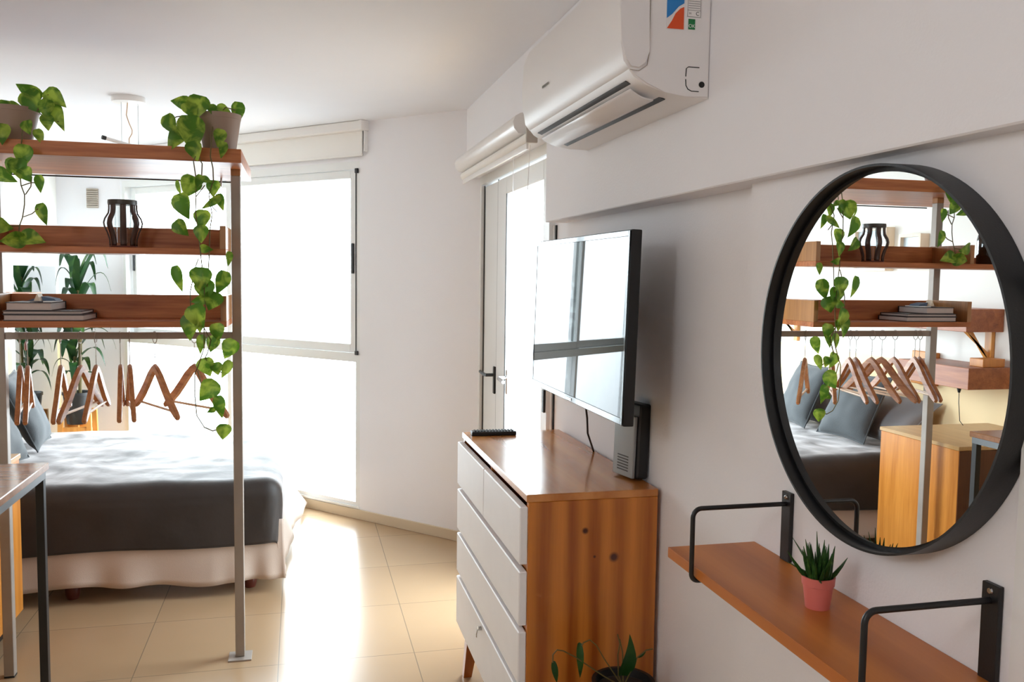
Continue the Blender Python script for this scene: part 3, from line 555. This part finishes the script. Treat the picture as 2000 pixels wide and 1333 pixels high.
# hangers
def hanger(i, label):
    t = thing('clothes_hanger', label, 'hanger', (0, 0, 0), 'wooden clothes hangers on the rail')
    b = B(); zs = 1.18-1.305
    # spine of the two arms
    P = [(0.0, 0.002), (0.018, -0.008), (0.05, -0.036), (0.09, -0.074), (0.13, -0.110), (0.17, -0.140), (0.20, -0.160), (0.218, -0.172)]
    Wd = [0.024, 0.026, 0.029, 0.029, 0.029, 0.028, 0.027, 0.016]
    n = len(P); prof = []
    def off(k, sgn):
        a = P[max(k-1, 0)]; c = P[min(k+1, n-1)]; dx, dz = c[0]-a[0], c[1]-a[1]
        if k == 0: dx, dz = 1, 0
        l_ = math.hypot(dx, dz); return (P[k][0]-dz/l_*Wd[k]/2*sgn, P[k][1]+dx/l_*Wd[k]/2*sgn)
    upper = [off(k, 1) for k in range(n)]; lower = [off(k, -1) for k in range(n)]
    lower[0] = (0, lower[0][1])
    outl = [(-x, z) for x, z in upper[::-1]] + upper[1:] + lower[::-1] + [(-x, z) for x, z in lower[1:]]
    b.prism([(x, -0.008, z+zs) for x, z in outl], (0, 0.016, 0), 0.003); b.obj('shoulder_bar', M_hang, t, smooth=60)
    B().tube([(-0.178, 0, zs-0.150), (0.178, 0, zs-0.150)], 0.0048, 10).obj('trouser_bar', M_bar, t)
    b = B(); cz = -0.007
    b.tube([(0.0225*math.sin(a), 0, cz-0.0*1+0.0225*math.cos(a)) for a in [2*math.pi*k/24 for k in range(24)]], 0.0017, 6, closed=True); b.obj('rail_ring', M_steel, t)
    b = B(); b.tube([(0, 0, cz-0.0225), (0, 0, -0.075)], 0.0013, 6); b.tube([(0.004*math.sin(a), 0, -0.0785+0.006*math.cos(a)) for a in [2*math.pi*k/12 for k in range(12)]], 0.0012, 6, closed=True); b.tube([(0, 0, -0.083), (0, 0, zs+0.012)], 0.0016, 6); b.obj('hook_shaft', M_steel, t)
    return t
HL = ['wooden hanger leftmost on the rail, seen nearly edge-on', 'wooden hanger second from the left end of the rail, touching the leftmost', 'wooden hanger third from the left end of the rail', 'wooden hanger turned widest, showing its pale trouser bar, left of the candle lantern', 'wooden hanger fifth from the left end of the rail, its far arm crossing its neighbour',
 'wooden hanger, left one of the edge-on pair at mid rail', 'wooden hanger, right one of the edge-on pair at mid rail', 'wooden hanger hanging alone against the bright window', 'wooden hanger at the right end of the rail behind the trailing vine']
h0 = hanger(0, HL[0])
HX = {0: -1.016, 1: -0.990, 5: -0.668, 6: -0.635}
for i, (hx, hz, ph) in enumerate(HG):
    h = h0 if i == 0 else copy_tree(h0)
    h['label'] = HL[i]
    h.location = (HX.get(i, hx), 3.58, 1.305); h.rotation_euler = (0, 0, ph)

# candle lantern
cl = thing('candle_lantern', 'candle holder of curved dark wooden slats around a glass on the divider shelf', 'candle holder', (-0.62, 3.42, 1.634))
c = (-0.62, 3.42, 1.6342)
B().lathe(c, [(0, 0), (0.046, 0), (0.048, 0.004), (0.046, 0.008), (0, 0.008)], 28).obj('base_disc', M_feet, cl)
b = B(); b.lathe(c, [(0.041, 0.155), (0.050, 0.155), (0.051, 0.163), (0.050, 0.172), (0.041, 0.172), (0.041, 0.155)], 28); b.obj('top_ring', mat('dark_wood_ring', (58, 50, 42), 0.4), cl)
M_slat = mat('dark_wood_slat', (70, 50, 42), 0.4)
for k in range(8):
    a = 2*math.pi*k/8+0.2; ca, sa = math.cos(a), math.sin(a); b = B()
    pr_ = [(0.044, 0.008), (0.045, 0.03), (0.052, 0.055), (0.062, 0.078), (0.064, 0.09), (0.060, 0.105), (0.048, 0.125), (0.046, 0.14), (0.046, 0.157)]
    def sl(u, v):
        i = u*8; i0 = min(int(i), 7); f = i-i0; r = pr_[i0][0]*(1-f)+pr_[i0+1][0]*f; h = pr_[i0][1]*(1-f)+pr_[i0+1][1]*f
        w_ = (v-0.5)*0.019
        return (c[0]+r*ca-w_*sa, c[1]+r*sa+w_*ca, c[2]+h)
    b.grid(sl, 25, 3); b.obj('slat', M_slat, cl, solid=0.005)
B().lathe((c[0], c[1], c[2]+0.0082), [(0.0, 0), (0.028, 0), (0.030, 0.01), (0.030, 0.142), (0.0275, 0.142), (0.0275, 0.012), (0.0, 0.006)], 24).obj('glass_cup', M_glass, cl)

# brown bottle on the left extension of the shelf
bt = thing('bottle', 'dark brown glass bottle at the end of the divider shelf', 'bottle', (-1.24, 3.43, 1.634))
B().lathe((-1.24, 3.43, 1.6342), [(0, 0), (0.045, 0), (0.05, 0.008), (0.05, 0.12), (0.045, 0.14), (0.02, 0.165), (0.016, 0.18), (0.016, 0.215), (0.02, 0.218), (0.02, 0.225), (0, 0.226)], 32).obj('bottle_body', M_glassd, bt)

# books
def book(x0, x1, y0, y1, z0, z1, label, rot=0):
    Mx = Matrix.Translation(((x0+x1)/2, (y0+y1)/2, 0)) @ Matrix.Rotation(R(rot), 4, 'Z') @ Matrix.Translation((-(x0+x1)/2, -(y0+y1)/2, 0))
    t = thing('book', label, 'book', ((x0+x1)/2, (y0+y1)/2, z0), 'books lying on the divider shelf')
    c_ = 0.0028
    B(Mx).box(x0+0.003, x1-0.003, y0+0.003, y1-0.004, z0+c_, z1-c_).obj('pages', M_paper, t, smooth=0)
    b = B(Mx); b.box(x0, x1, y0, y1, z0, z0+c_-0.0001); b.box(x0, x1, y0, y1, z1-c_+0.0001, z1); b.box(x0, x1, y1-0.0035, y1, z0+c_, z1-c_); b.obj('cover', M_bookd, t, smooth=0)
book(-0.992, -0.735, 3.32, 3.52, 1.3745, 1.396, 'thick dark-covered book at the bottom of the book pile', 0)
book(-0.996, -0.745, 3.325, 3.52, 1.3962, 1.409, 'thin dark-covered book in the middle of the book pile', 0.5)
book(-0.985, -0.84, 3.33, 3.52, 1.4092, 1.438, 'smaller thick book on top of the book pile', -1)
bd = thing('paper_figurine', 'crumpled blue and white folded paper on top of the book pile', 'figurine', (-0.885, 3.4, 1.438))
b = B(); b.prism([(-0.87, 3.34, 1.4385), (-0.842, 3.34, 1.4385), (-0.838, 3.36, 1.4385), (-0.838, 3.47, 1.4385), (-0.87, 3.45, 1.4385)], (0, 0, 0.004)); b.obj('white_fold', M_plastic, bd, smooth=0)
b = B(); b.prism([(-0.93, 3.38, 1.4427), (-0.885, 3.38, 1.458), (-0.845, 3.38, 1.450), (-0.838, 3.38, 1.4427)], (0.004, 0.06, 0)); b.obj('blue_fold', mat('blue_paper', (84, 104, 128), 0.7, var=0.3, vscale=40), bd, smooth=0)
b = B(); b.prism([(-0.905, 3.36, 1.4427), (-0.893, 3.36, 1.470), (-0.886, 3.36, 1.4427)], (0.006, 0.03, 0)); b.obj('beige_fold', M_light, bd, smooth=0)

# desk
dk = thing('desk', 'brown wooden bar-height desk on dark square steel legs, its corner at lower left', 'desk', (-1.2, 2.35, 0))
B().box(-1.62, -0.765, 1.75, 2.955, 0.928, 0.95, 0.002, 1).obj('desk_top', M_desk, dk, smooth=0)
b = B(); b.box(-1.61, -0.773, 2.922, 2.948, 0.902, 0.9279); b.box(-1.61, -0.773, 1.758, 1.784, 0.902, 0.9279); b.box(-0.799, -0.773, 1.784, 2.922, 0.902, 0.9279); b.box(-1.61, -1.584, 1.784, 2.922, 0.902, 0.9279)
b.obj('apron_frame', mat('grey_steel_angle', (112, 114, 116), 0.35, metal=0.8), dk, smooth=0)
for x in (-0.798, -1.61):
    for y in (2.923, 1.758): B().box(x, x+0.024, y, y+0.025, 0, 0.9019, 0.001, 1).obj('leg', M_black, dk, smooth=0)

# ================================================================ PLANTS
def leaf(b, c, ln, ang, wr, fold_=0.25, curl=0.25, yaw=None):
    """heart-shaped leaf centred at c; ang in image degrees (0 right, 90 down)."""
    a = math.radians(ang); d = Vector((math.cos(a), 0, -math.sin(a))); sd = Vector((math.sin(a), 0, math.cos(a)))
    ny = Vector((0, -1, 0)); tw = (rnd.uniform(-0.5, 0.5) if yaw is None else yaw)
    sd = (sd*math.cos(tw)+ny*math.sin(tw)).normalized(); nn = d.cross(sd).normalized()
    if nn.y > 0: nn = -nn
    prof = [(0.0, 0.06), (0.05, 0.55), (0.12, 0.85), (0.25, 1.0), (0.42, 0.95), (0.6, 0.72), (0.78, 0.42), (0.92, 0.16), (1.0, 0.0)]
    wd = ln*wr*0.5/ max(0.35, math.cos(tw)) if wr > 0.3 else ln*wr*0.5
    rows = []
    for t, w_ in prof:
        base = Vector(c)+d*(t-0.5)*ln+nn*(-curl*ln*(t-0.5)**2*1.2)
        back = -0.07*ln*(w_ if t < 0.1 else 0)
        rows.append([b.bm.verts.new(base+sd*(k*0.5*wd*w_)+nn*(fold_*abs(k)*0.5*wd*w_)+d*(back*abs(k)*0.5)) for k in (-2, -1, 0, 1, 2)])
    for i in range(len(rows)-1):
        for k in range(4): b.bm.faces.new((rows[i][k], rows[i+1][k], rows[i+1][k+1], rows[i][k+1]))
def potted(name, label, center, rt, rb, h, leaves, stems, group):
    t = thing(name, label, 'potted plant', center, group)
    p = B().lathe(center, [(0, 0), (rb, 0), (rt*0.985, h*0.86), (rt, h*0.865), (rt*1.03, h), (rt*0.95, h), (rt*0.9, h*0.88), (0.0, h*0.87)], 36).obj('pot', M_terr, t)
    B().lathe((center[0], center[1], center[2]+h*0.872), [(0, 0.012), (rt*0.45, 0.01), (rt*0.88, 0.002), (0.0, -0.001)][:3], 24).obj('soil', M_soil, t)
    b = B()
    for s_ in stems: b.tube(s_, 0.0021, 6)
    b.obj('vine_stems', M_stem, t, recalc=True)
    b = B()
    for (x, y, z, ln, a, wr) in leaves: leaf(b, (x, y, z), ln*1.10, a, min(0.95, wr*1.15))
    b.obj('leaves', M_leaf, t, recalc=False, smooth=80)
potted('potted_pothos', 'taupe pot of trailing pothos at the right end of the divider top', (-0.287, 3.455, 2.0003), 0.077, 0.058, 0.135, RL, RS, 'trailing pothos plants')
potted('potted_pothos', 'taupe pot of trailing pothos at the left end of the divider top', (-0.985, 3.455, 2.0003), 0.088, 0.062, 0.118, LL, LS, 'trailing pothos plants')

dp = thing('potted_dracaena', 'tall leafy dracaena in black pot in the back corner by the window', 'potted plant', (-1.63, 7.10, 0.40))
B().lathe((-1.63, 7.10, 0.4003), [(0, 0), (0.075, 0), (0.10, 0.22), (0.106, 0.22), (0.106, 0.24), (0.095, 0.24), (0.092, 0.21), (0, 0.20)], 28).obj('pot', M_blackp, dp)
B().lathe((-1.63, 7.10, 0.605), [(0, 0.01), (0.09, 0.004)], 20).obj('soil', M_soil, dp)
st = B(); lv = B(); r2 = random.Random(11)
for (tx, ty, ztop, nl) in ((-1.61, 7.09, 1.50, 22), (-1.65, 7.11, 1.02, 15)):
    st.tube([(tx, ty, 0.6), (tx+0.01, ty, (0.6+ztop)/2), (tx, ty, ztop)], 0.013, 8)
    for k in range(nl):
        a = k*2.4+r2.random()*0.5; f = k/nl; z0 = (ztop-0.42 if ztop > 1.2 else 0.75)+f*(0.44 if ztop > 1.2 else 0.3)
        L_ = r2.uniform(0.26, 0.40)*(1-0.35*f if f > 0.85 else 1); rise = 0.25+0.9*f
        lim = 0.15 if math.cos(a) < -0.3 else (0.22 if math.sin(a) > 0.3 else 0.34)
        reach = min(L_*0.75, lim); wd = r2.uniform(0.028, 0.040)
        def fn(u, v):
            rr_ = reach*(1-(1-u)**1.5); h = rise*reach*1.3*math.sin(min(1, u*1.1)*math.pi*0.75)-0.55*L_*u*u*(1-0.6*f)
            w_ = wd*math.sin(math.pi*(0.08+0.92*u)**0.8)*(2*v-1)
            return (tx+math.cos(a)*rr_-math.sin(a)*w_, ty+math.sin(a)*rr_+math.cos(a)*w_, z0+h+abs(2*v-1)*0.006)
        lv.grid(fn, 12, 3)
st.obj('stems', M_stem, dp); lv.obj('leaves', M_drac, dp, recalc=False, smooth=80)
ps_ = thing('plant_stand', 'light pine plant stand with four legs holding the black pot', 'plant stand', (-1.63, 7.10, 0))
for k in range(4):
    a = math.pi/4+k*math.pi/2; x, y = -1.63+0.135*math.cos(a), 7.10+0.135*math.sin(a)
    b = B(); b.prism([(x-0.017, y-0.017, 0.50), (x+0.017, y-0.017, 0.50), (x+0.017, y+0.017, 0.50), (x-0.017, y+0.017, 0.50)], ((x+1.63)*0.12, (y-7.10)*0.12, -0.4999)); b.obj('leg', M_stand, ps_, smooth=0)
b = B(); b.box(-1.70, -1.56, 7.085, 7.115, 0.37, 0.3999); b.box(-1.645, -1.615, 7.03, 7.17, 0.37, 0.3999); 
for sy in (-1, 1): b.box(-1.715, -1.545, 7.10+sy*0.095-0.012, 7.10+sy*0.095+0.012, 0.35, 0.385)
b.obj('crossbar', M_stand, ps_, smooth=0)

# ================================================================ DRESSER AND WHAT STANDS ON IT
dr = thing('dresser', 'pine chest of drawers with whitewashed drawer fronts under the television', 'dresser', (0.8, 2.77, 0))
M_pine2 = M_pine
b = B(); b.box(0.612, 0.995, 2.283, 2.303, 0.20, 0.9279, 0.0015, 1); b.box(0.612, 0.995, 3.243, 3.263, 0.20, 0.9279, 0.0015, 1); b.box(0.975, 0.994, 2.3031, 3.2429, 0.20, 0.9279); b.obj('side_panels', M_pine, dr, smooth=0)
b = B(); b.box(0.614, 0.974, 2.3031, 3.2429, 0.20, 0.218); 
for z in (0.396, 0.566, 0.738): b.box(0.614, 0.974, 2.3031, 3.2429, z-0.008, z+0.010)
b.box(0.614, 0.974, 2.765, 2.785, 0.749, 0.9279); b.box(0.640, 0.66, 2.3031, 2.7649, 0.2185, 0.3875) ; b.obj('carcass_rails', M_pine, dr, smooth=0)
B().box(0.606, 0.995, 2.281, 3.265, 0.928, 0.95, 0.002, 1).obj('dresser_top', M_pinetop, dr, smooth=0)
for (y0, y1, z0, z1) in ((2.285, 2.772, 0.752, 0.915), (2.778, 3.262, 0.752, 0.915), (2.285, 3.262, 0.578, 0.732), (2.285, 3.262, 0.410, 0.560), (2.285, 3.262, 0.205, 0.390)):
    dd = B().box(0.588, 0.6118, y0, y1, z0, z1, 0.003, 1).obj('drawer_front', M_white, dr, smooth=0)
    if z0 == 0.205:
        b = B(); b.lathe((0.575, 2.78, 0.372), [(0, 0), (0.007, 0.001), (0.007, 0.012), (0, 0.0128)], 14, 'x'); b.tube([(0.574, 2.78, 0.368), (0.572, 2.785, 0.35), (0.573, 2.79, 0.338)], 0.002, 6); b.obj('key', M_chrome, dd)
for (x, y, sx, sy) in ((0.645, 3.20, -0.02, 0.02), (0.645, 2.34, -0.02, -0.02), (0.955, 3.20, 0.012, 0.02), (0.955, 2.34, 0.012, -0.02)):
    b = B(); t_ = bmesh.new(); bmesh.ops.create_cone(t_, cap_ends=True, segments=4, radius1=0.022, radius2=0.036, depth=0.1995)
    bmesh.ops.rotate(t_, verts=t_.verts, matrix=Matrix.Rotation(R(45), 3, 'Z'))
    for v_ in t_.verts: v_.co += Vector((x, y, 0.0998)); 
    for v_ in t_.verts:
        if v_.co.z < 0.05: v_.co += Vector((sx, sy, 0))
    b._merge(t_); b.obj('leg', M_pine, dr, smooth=0)

rc = thing('remote_control', 'black remote control lying at the far end of the dresser top', 'remote control', (0.71, 3.19, 0.95))
Mr = Matrix.Translation((0.712, 3.19, 0)) @ Matrix.Rotation(R(-3), 4, 'Z')
B(Mr).box(-0.085, 0.085, -0.023, 0.023, 0.9502, 0.966, 0.005, 3).obj('remote_body', M_blackp, rc)
for i in range(13):
    for j in range(3): B(Mr).box(-0.074+i*0.0118, -0.067+i*0.0118, -0.016+j*0.012, -0.009+j*0.012, 0.9661, 0.9695, 0.001, 1).obj('button', M_blackp, rc)

rt = thing('internet_router', 'upright grey and black router leaning at the near end of the dresser', 'router', (0.97, 2.44, 0.95))
Mr = Matrix.Translation((0.958, 2.437, 0.951)) @ Matrix.Rotation(R(12), 4, 'Z') @ Matrix.Rotation(R(2), 4, 'Y')
B(Mr).box(-0.005, 0.036, -0.062, 0.060, 0.003, 0.228, 0.012, 3).obj('router_body', M_blackp, rt)
fr_ = B(Mr).box(-0.017, -0.0052, -0.052, 0.054, 0.005, 0.19, 0.0045, 3).obj('front_cover', mat('grey_plastic_cover', (150, 154, 156), 0.35, metal=0.3), rt)
b = B(Mr)
for k in range(6): b.box(-0.0178, -0.0168, -0.030, 0.028, 0.022+k*0.0085, 0.0255+k*0.0085)
b.obj('vent_slots', M_blackp, fr_, smooth=0)

# television
tv = thing('television', 'flat black television on the wall above the dresser, screen reflecting the window', 'television', (0.85, 2.56, 1.165))
Mt = Matrix.Translation((0.82, 2.56, 1.42)) @ Matrix.Rotation(R(1.3), 4, 'Y')
bd_ = B(Mt).box(0.0, 0.030, -0.455, 0.455, -0.256, 0.256, 0.005, 2).obj('tv_housing', M_blackp, tv)
M_bez = mat('gloss_black_bezel', (14, 14, 15), 0.06)
b = B(Mt)
b.box(-0.003, -0.0002, -0.452, -0.440, -0.253, 0.253, 0.001, 1); b.box(-0.003, -0.0002, 0.440, 0.452, -0.253, 0.253, 0.001, 1); b.box(-0.003, -0.0002, -0.4399, 0.4399, 0.238, 0.253, 0.001, 1); b.box(-0.003, -0.0002, -0.4399, 0.4399, -0.253, -0.235, 0.001, 1)
b.obj('bezel', M_bez, bd_, smooth=0)
M_scr = mat('tv_screen_glass', (8, 9, 11), 0.015)
M_scr.node_tree.nodes['Principled BSDF'].inputs['IOR'].default_value = 1.30
B(Mt).box(-0.0018, -0.0001, -0.4398, 0.4398, -0.2348, 0.2378).obj('screen', M_scr, tv, smooth=0)
B(Mt).box(-0.0045, -0.0032, -0.02, 0.03, -0.25, -0.242, 0.0005, 1).obj('badge', M_chrome, bd_, smooth=0)
b = B(Mt); b.box(0.0302, 0.070, -0.16, 0.34, -0.18, 0.16, 0.01, 2); b.obj('rear_casing', M_blackp, tv)
b = B(); b.box(0.985, 1.0095, 2.66, 2.90, 1.36, 1.52, 0.002, 1); b.box(0.885, 0.985, 2.74, 2.82, 1.38, 1.50, 0.003, 1); b.obj('wall_bracket', M_black, tv, smooth=0)
tag(B().tube([(0.875, 2.66, 1.19), (0.90, 2.665, 1.14), (0.915, 2.69, 1.09), (0.935, 2.74, 1.03), (0.975, 2.80, 0.965), (0.985, 2.82, 0.9515)], 0.0035, 8).obj('power_cable', M_blackp), 'black cable running from the television down to the dresser', 'cable')

# ================================================================ AIR CONDITIONER
ac = thing('air_conditioner', 'white split air conditioner with open louver high on the right wall', 'air conditioner', (0.8, 2.32, 1.965))
prof = [(0.9195, 1.966), (0.86, 1.967), (0.81, 1.974), (0.765, 1.988), (0.735, 2.005), (0.716, 2.028), (0.708, 2.07), (0.705, 2.15), (0.708, 2.22), (0.725, 2.262), (0.76, 2.274), (0.9195, 2.277)]
B().prism([(x, 1.88, z) for x, z in prof], (0, 0.875, 0), 0.004).obj('casing', M_plasticg, ac, smooth=50)
fp = [(0.768, 2.06), (0.764, 2.032), (0.745, 2.018), (0.722, 2.020), (0.708, 2.038), (0.701, 2.08), (0.697, 2.15), (0.700, 2.222), (0.718, 2.268), (0.768, 2.281)]
pn = B().prism([(x, 1.8735, z) for x, z in fp], (0, 0.888, 0), 0.006).obj('front_panel', M_plasticg, ac, smooth=50)
B().tube([(0.7692, 1.8792, 2.278), (0.7692, 1.8792, 2.06), (0.765, 1.8792, 2.031), (0.745, 1.8792, 2.017), (0.724, 1.8792, 2.019)], 0.0009, 6).obj('panel_seam', M_vent, ac)
b = B(); b.prism([(0.7335, 1.93, 2.005), (0.7325, 1.93, 2.0035), (0.832, 1.93, 1.9675), (0.833, 1.93, 1.9695)], (0, 0.765, 0)); b.obj('air_outlet', M_blackp, ac, smooth=0)
b = B()
def lvf(u, v):
    x = 0.746+u*0.059; z = 1.994-0.0215*u-0.006*math.sin(u*math.pi)-0.006
    return (x, 1.935+v*0.755, z)
b.grid(lvf, 10, 2); b.obj('louver', M_plasticg, ac, solid=0.004, smooth=60)
b = B(); b.tube([(0.893, 1.8795, 2.034), (0.866, 1.8795, 2.034), (0.861, 1.8795, 2.03), (0.860, 1.8795, 2.012)], 0.0011, 6); b.tube([(0.860, 1.8795, 2.006), (0.861, 1.8795, 1.992), (0.866, 1.8795, 1.984), (0.875, 1.8795, 1.980), (0.893, 1.8795, 1.980)], 0.0011, 6)
b.lathe((0.9, 1.8785, 1.996), [(0, 0), (0.007, 0), (0.007, 0.0014), (0, 0.0015)], 16, 'y'); b.obj('pipe_knockout', M_blackp, ac, smooth=0)
M_blue = mat('label_blue', (30, 124, 196), 0.5); M_or = mat('label_orange', (216, 78, 24), 0.5); M_gr = mat('label_green', (20, 120, 66), 0.5)
lbp = B().box(0.809, 0.851, 1.8785, 1.8799, 2.115, 2.26).obj('energy_label', M_plastic, ac, smooth=0)
B().prism([(0.809, 1.8778, 2.138), (0.822, 1.8778, 2.148), (0.838, 1.8778, 2.166), (0.851, 1.8778, 2.174), (0.851, 1.8778, 2.26), (0.809, 1.8778, 2.26)], (0, 0.0006, 0)).obj('blue_field', M_blue, lbp, smooth=0)
B().prism([(0.810, 1.8778, 2.116), (0.851, 1.8778, 2.116), (0.851, 1.8778, 2.166), (0.842, 1.8778, 2.162), (0.83, 1.8778, 2.150), (0.822, 1.8778, 2.134)], (0, 0.0006, 0)).obj('orange_field', M_or, lbp, smooth=0)
b = B(); b.box(0.8585, 0.893, 1.8785, 1.8799, 2.145, 2.26); lw = b.obj('data_label', M_plastic, ac, smooth=0)
b = B(); b.box(0.8595, 0.892, 1.8780, 1.8784, 2.1455, 2.1463); b.box(0.8595, 0.892, 1.8780, 1.8784, 2.160, 2.1608)
b.box(0.8595, 0.8603, 1.8780, 1.8784, 2.1455, 2.258); b.box(0.8912, 0.892, 1.8780, 1.8784, 2.1455, 2.258)
for z in (2.165, 2.170, 2.175, 2.180): b.box(0.862, 0.890, 1.8780, 1.8784, z, z+0.001)
b.obj('label_lines', mat('label_grey', (120, 118, 122), 0.6), lw, smooth=0)
gs = B().box(0.863, 0.879, 1.8785, 1.8799, 2.118, 2.141).obj('approval_sticker', M_gr, ac, smooth=0)
def text(name, s, loc, size, rot, m, parent, ext=0.0002):
    cu = bpy.data.curves.new(name, 'FONT'); cu.body = s; cu.size = size; cu.extrude = ext; cu.align_x = 'CENTER'; cu.align_y = 'CENTER'
    o0 = bpy.data.objects.new(name, cu); COL.objects.link(o0); bpy.context.view_layer.update()
    me = bpy.data.meshes.new_from_object(o0.evaluated_get(bpy.context.evaluated_depsgraph_get())); bpy.data.objects.remove(o0)
    me.materials.clear(); me.materials.append(m); o = bpy.data.objects.new(name, me); COL.objects.link(o); o.parent = parent
    o.location = Vector(loc)-OFF.get(parent.name, Vector((0, 0, 0))); o.rotation_euler = rot
    return o
text('sticker_text', 'OK', (0.871, 1.8782, 2.125), 0.011, (R(90), 0, 0), mat('label_white', (235, 240, 235), 0.6), gs)
text('label_mark', 'C', (0.884, 1.8780, 2.153), 0.012, (R(90), 0, 0), M_blackp, lw)
text('panel_mark', 'H', (0.866, 1.8780, 2.153), 0.007, (R(90), 0, 0), mat('label_grey2', (120, 110, 118), 0.6), lw)
b = B(); 
for k in range(7): b.box(0.6955, 0.6968, 2.452+k*0.0095, 2.4585+k*0.0095, 2.104, 2.110)
b.obj('maker_mark', mat('mark_grey', (120, 118, 112), 0.5), pn, smooth=0)

# ================================================================ ROUND MIRROR, SHELF, SUCCULENT
rm = thing('round_mirror', 'large round wall mirror in a deep black metal frame', 'mirror', (0.96, 1.28, 1.10))
RC = (0.0, 1.278, 1.420); RR_ = 0.323
b = B(); b.lathe(RC, [(RR_, 0.9640), (RR_, 0.915), (RR_-0.004, 0.915), (RR_-0.004, 0.9399), (RR_-0.012, 0.9399), (RR_-0.012, 0.9640), (RR_, 0.9640)], 128, 'x')
b.obj('mirror_frame', M_black, rm, smooth=50)
b = B(); b.lathe((0, 0, 0), [(0, 0), (RR_-0.0122, 0), (RR_-0.0122, 0.003), (0, 0.0031)], 128, 'x')
mg = B.__new__(B); mg.bm = b.bm; mg.xf = Matrix.Translation((0.9365, RC[1], RC[2])) @ Matrix.Rotation(R(MIRYAW), 4, 'Z')
mg.obj('mirror_glass', M_mirror, rm, smooth=30)

ws = thing('wall_shelf', 'narrow oiled pine wall shelf on looped black metal brackets', 'shelf', (0.86, 1.2, 0.97))
B().box(0.760, 0.9635, 0.72, 1.685, 0.958, 0.98, 0.002, 2).obj('shelf_board', M_shelf, ws, smooth=0)
for y in (1.553, 1.015):
    br = B().box(0.9555, 0.9645, y-0.016, y+0.016, 0.9803, 1.122, 0.001, 1).obj('bracket', M_black, ws, smooth=0)
    B().lathe((0.9530, y, 1.112), [(0, 0), (0.004, 0.0005), (0.005, 0.0024), (0, 0.0025)], 12, 'x').obj('screw', M_chrome, br)
    b = B(); x0 = 0.752; pts = [(0.956, y, 1.098)]
    for k in range(7): a = math.pi/2*k/6; pts.append((x0+0.018-0.018*math.sin(a), y, 1.098-0.018+0.018*math.cos(a)))
    for k in range(7): a = math.pi/2*k/6; pts.append((x0+0.014-0.014*math.cos(a), y, 0.9525+0.014-0.014*math.sin(a)))
    pts.append((0.955, y, 0.9525)); b.tube(pts, 0.0048, 12); b.obj('loop', M_black, br)
sp = thing('potted_succulent', 'small spiky succulent in a pink pot on the pine wall shelf', 'potted plant', (0.878, 1.31, 0.98))
pc = (0.878, 1.315, 0.9803)
B().lathe(pc, [(0, 0), (0.0205, 0), (0.0255, 0.040), (0.0275, 0.041), (0.0285, 0.056), (0.0255, 0.056), (0.025, 0.049), (0, 0.048)], 32).obj('pot', M_pink, sp)
B().lathe((pc[0], pc[1], pc[2]+0.0485), [(0, 0.002), (0.024, 0)], 20).obj('soil', M_soil, sp)
b = B(); r3 = random.Random(5)
for k in range(34):
    a = k*2.399; rr_ = 0.003+0.016*(k/34)**0.6; tilt = r3.uniform(0.1, 0.75)*(0.3+k/34); ln = r3.uniform(0.036, 0.062)
    p = Vector((pc[0]+rr_*math.cos(a), pc[1]+rr_*math.sin(a), pc[2]+0.048)); d = Vector((math.cos(a)*math.sin(tilt), math.sin(a)*math.sin(tilt), math.cos(tilt)))
    if (p+d*ln).x > 0.948: continue
    pts = [p, p+d*ln*0.35, p+d*ln*0.7+Vector((0, 0, 0.002)), p+d*ln+Vector((0, 0, 0.006))]
    b.tube(pts, [0.0032, 0.0040, 0.0026, 0.0004], 6)
for (dx, dy, dz) in ((-0.028, -0.052, 0.012), (-0.03, 0.05, 0.016), (0.0, 0.01, 0.082), (-0.02, 0.055, 0.06)):
    p = Vector((pc[0], pc[1], pc[2]+0.05)); b.tube([p, p+Vector((dx, dy, dz))*0.6, p+Vector((dx, dy, dz))], [0.002, 0.0018, 0.0004], 6)
b.obj('leaves', M_aloe, sp)

fp_ = thing('potted_peace_lily', 'dark green drooping leafy plant in a black pot beside the dresser', 'potted plant', (0.83, 2.1, 0.30))
B().lathe((0.83, 2.10, 0.2803), [(0, 0), (0.06, 0), (0.078, 0.19), (0.082, 0.19), (0.084, 0.205), (0.074, 0.205), (0.07, 0.185), (0, 0.18)], 32).obj('pot', M_blackp, fp_)
B().lathe((0.83, 2.10, 0.464), [(0, 0.006), (0.072, 0.001)], 20).obj('soil', M_soil, fp_)
b = B()
for s_ in FS: b.tube([(0.83, 2.10, 0.466)]+s_ if s_[0][2] < 0.56 else s_, 0.0018, 6)
b.obj('stems', M_stem, fp_)
b = B()
for (x, y, z, ln, a, wr) in FL: leaf(b, (x, y, z), ln, a, wr, yaw=0.2, curl=0.5)
b.obj('leaves', M_fern, fp_, recalc=False, smooth=80)
pd = thing('plant_pedestal', 'small wooden stool under the black pot beside the dresser', 'stool', (0.83, 2.1, 0))
B().lathe((0.83, 2.10, 0.26), [(0, 0), (0.095, 0), (0.098, 0.01), (0.095, 0.0199), (0, 0.02)], 32).obj('stool_top', M_pine, pd)
for k in range(3):
    a = k*2.094+0.5; b = B(); b.tube([(0.83+0.06*math.cos(a), 2.10+0.06*math.sin(a), 0.2598), (0.83+0.085*math.cos(a), 2.10+0.085*math.sin(a), 0.0)], 0.012, 10); b.obj('leg', M_pine, pd)
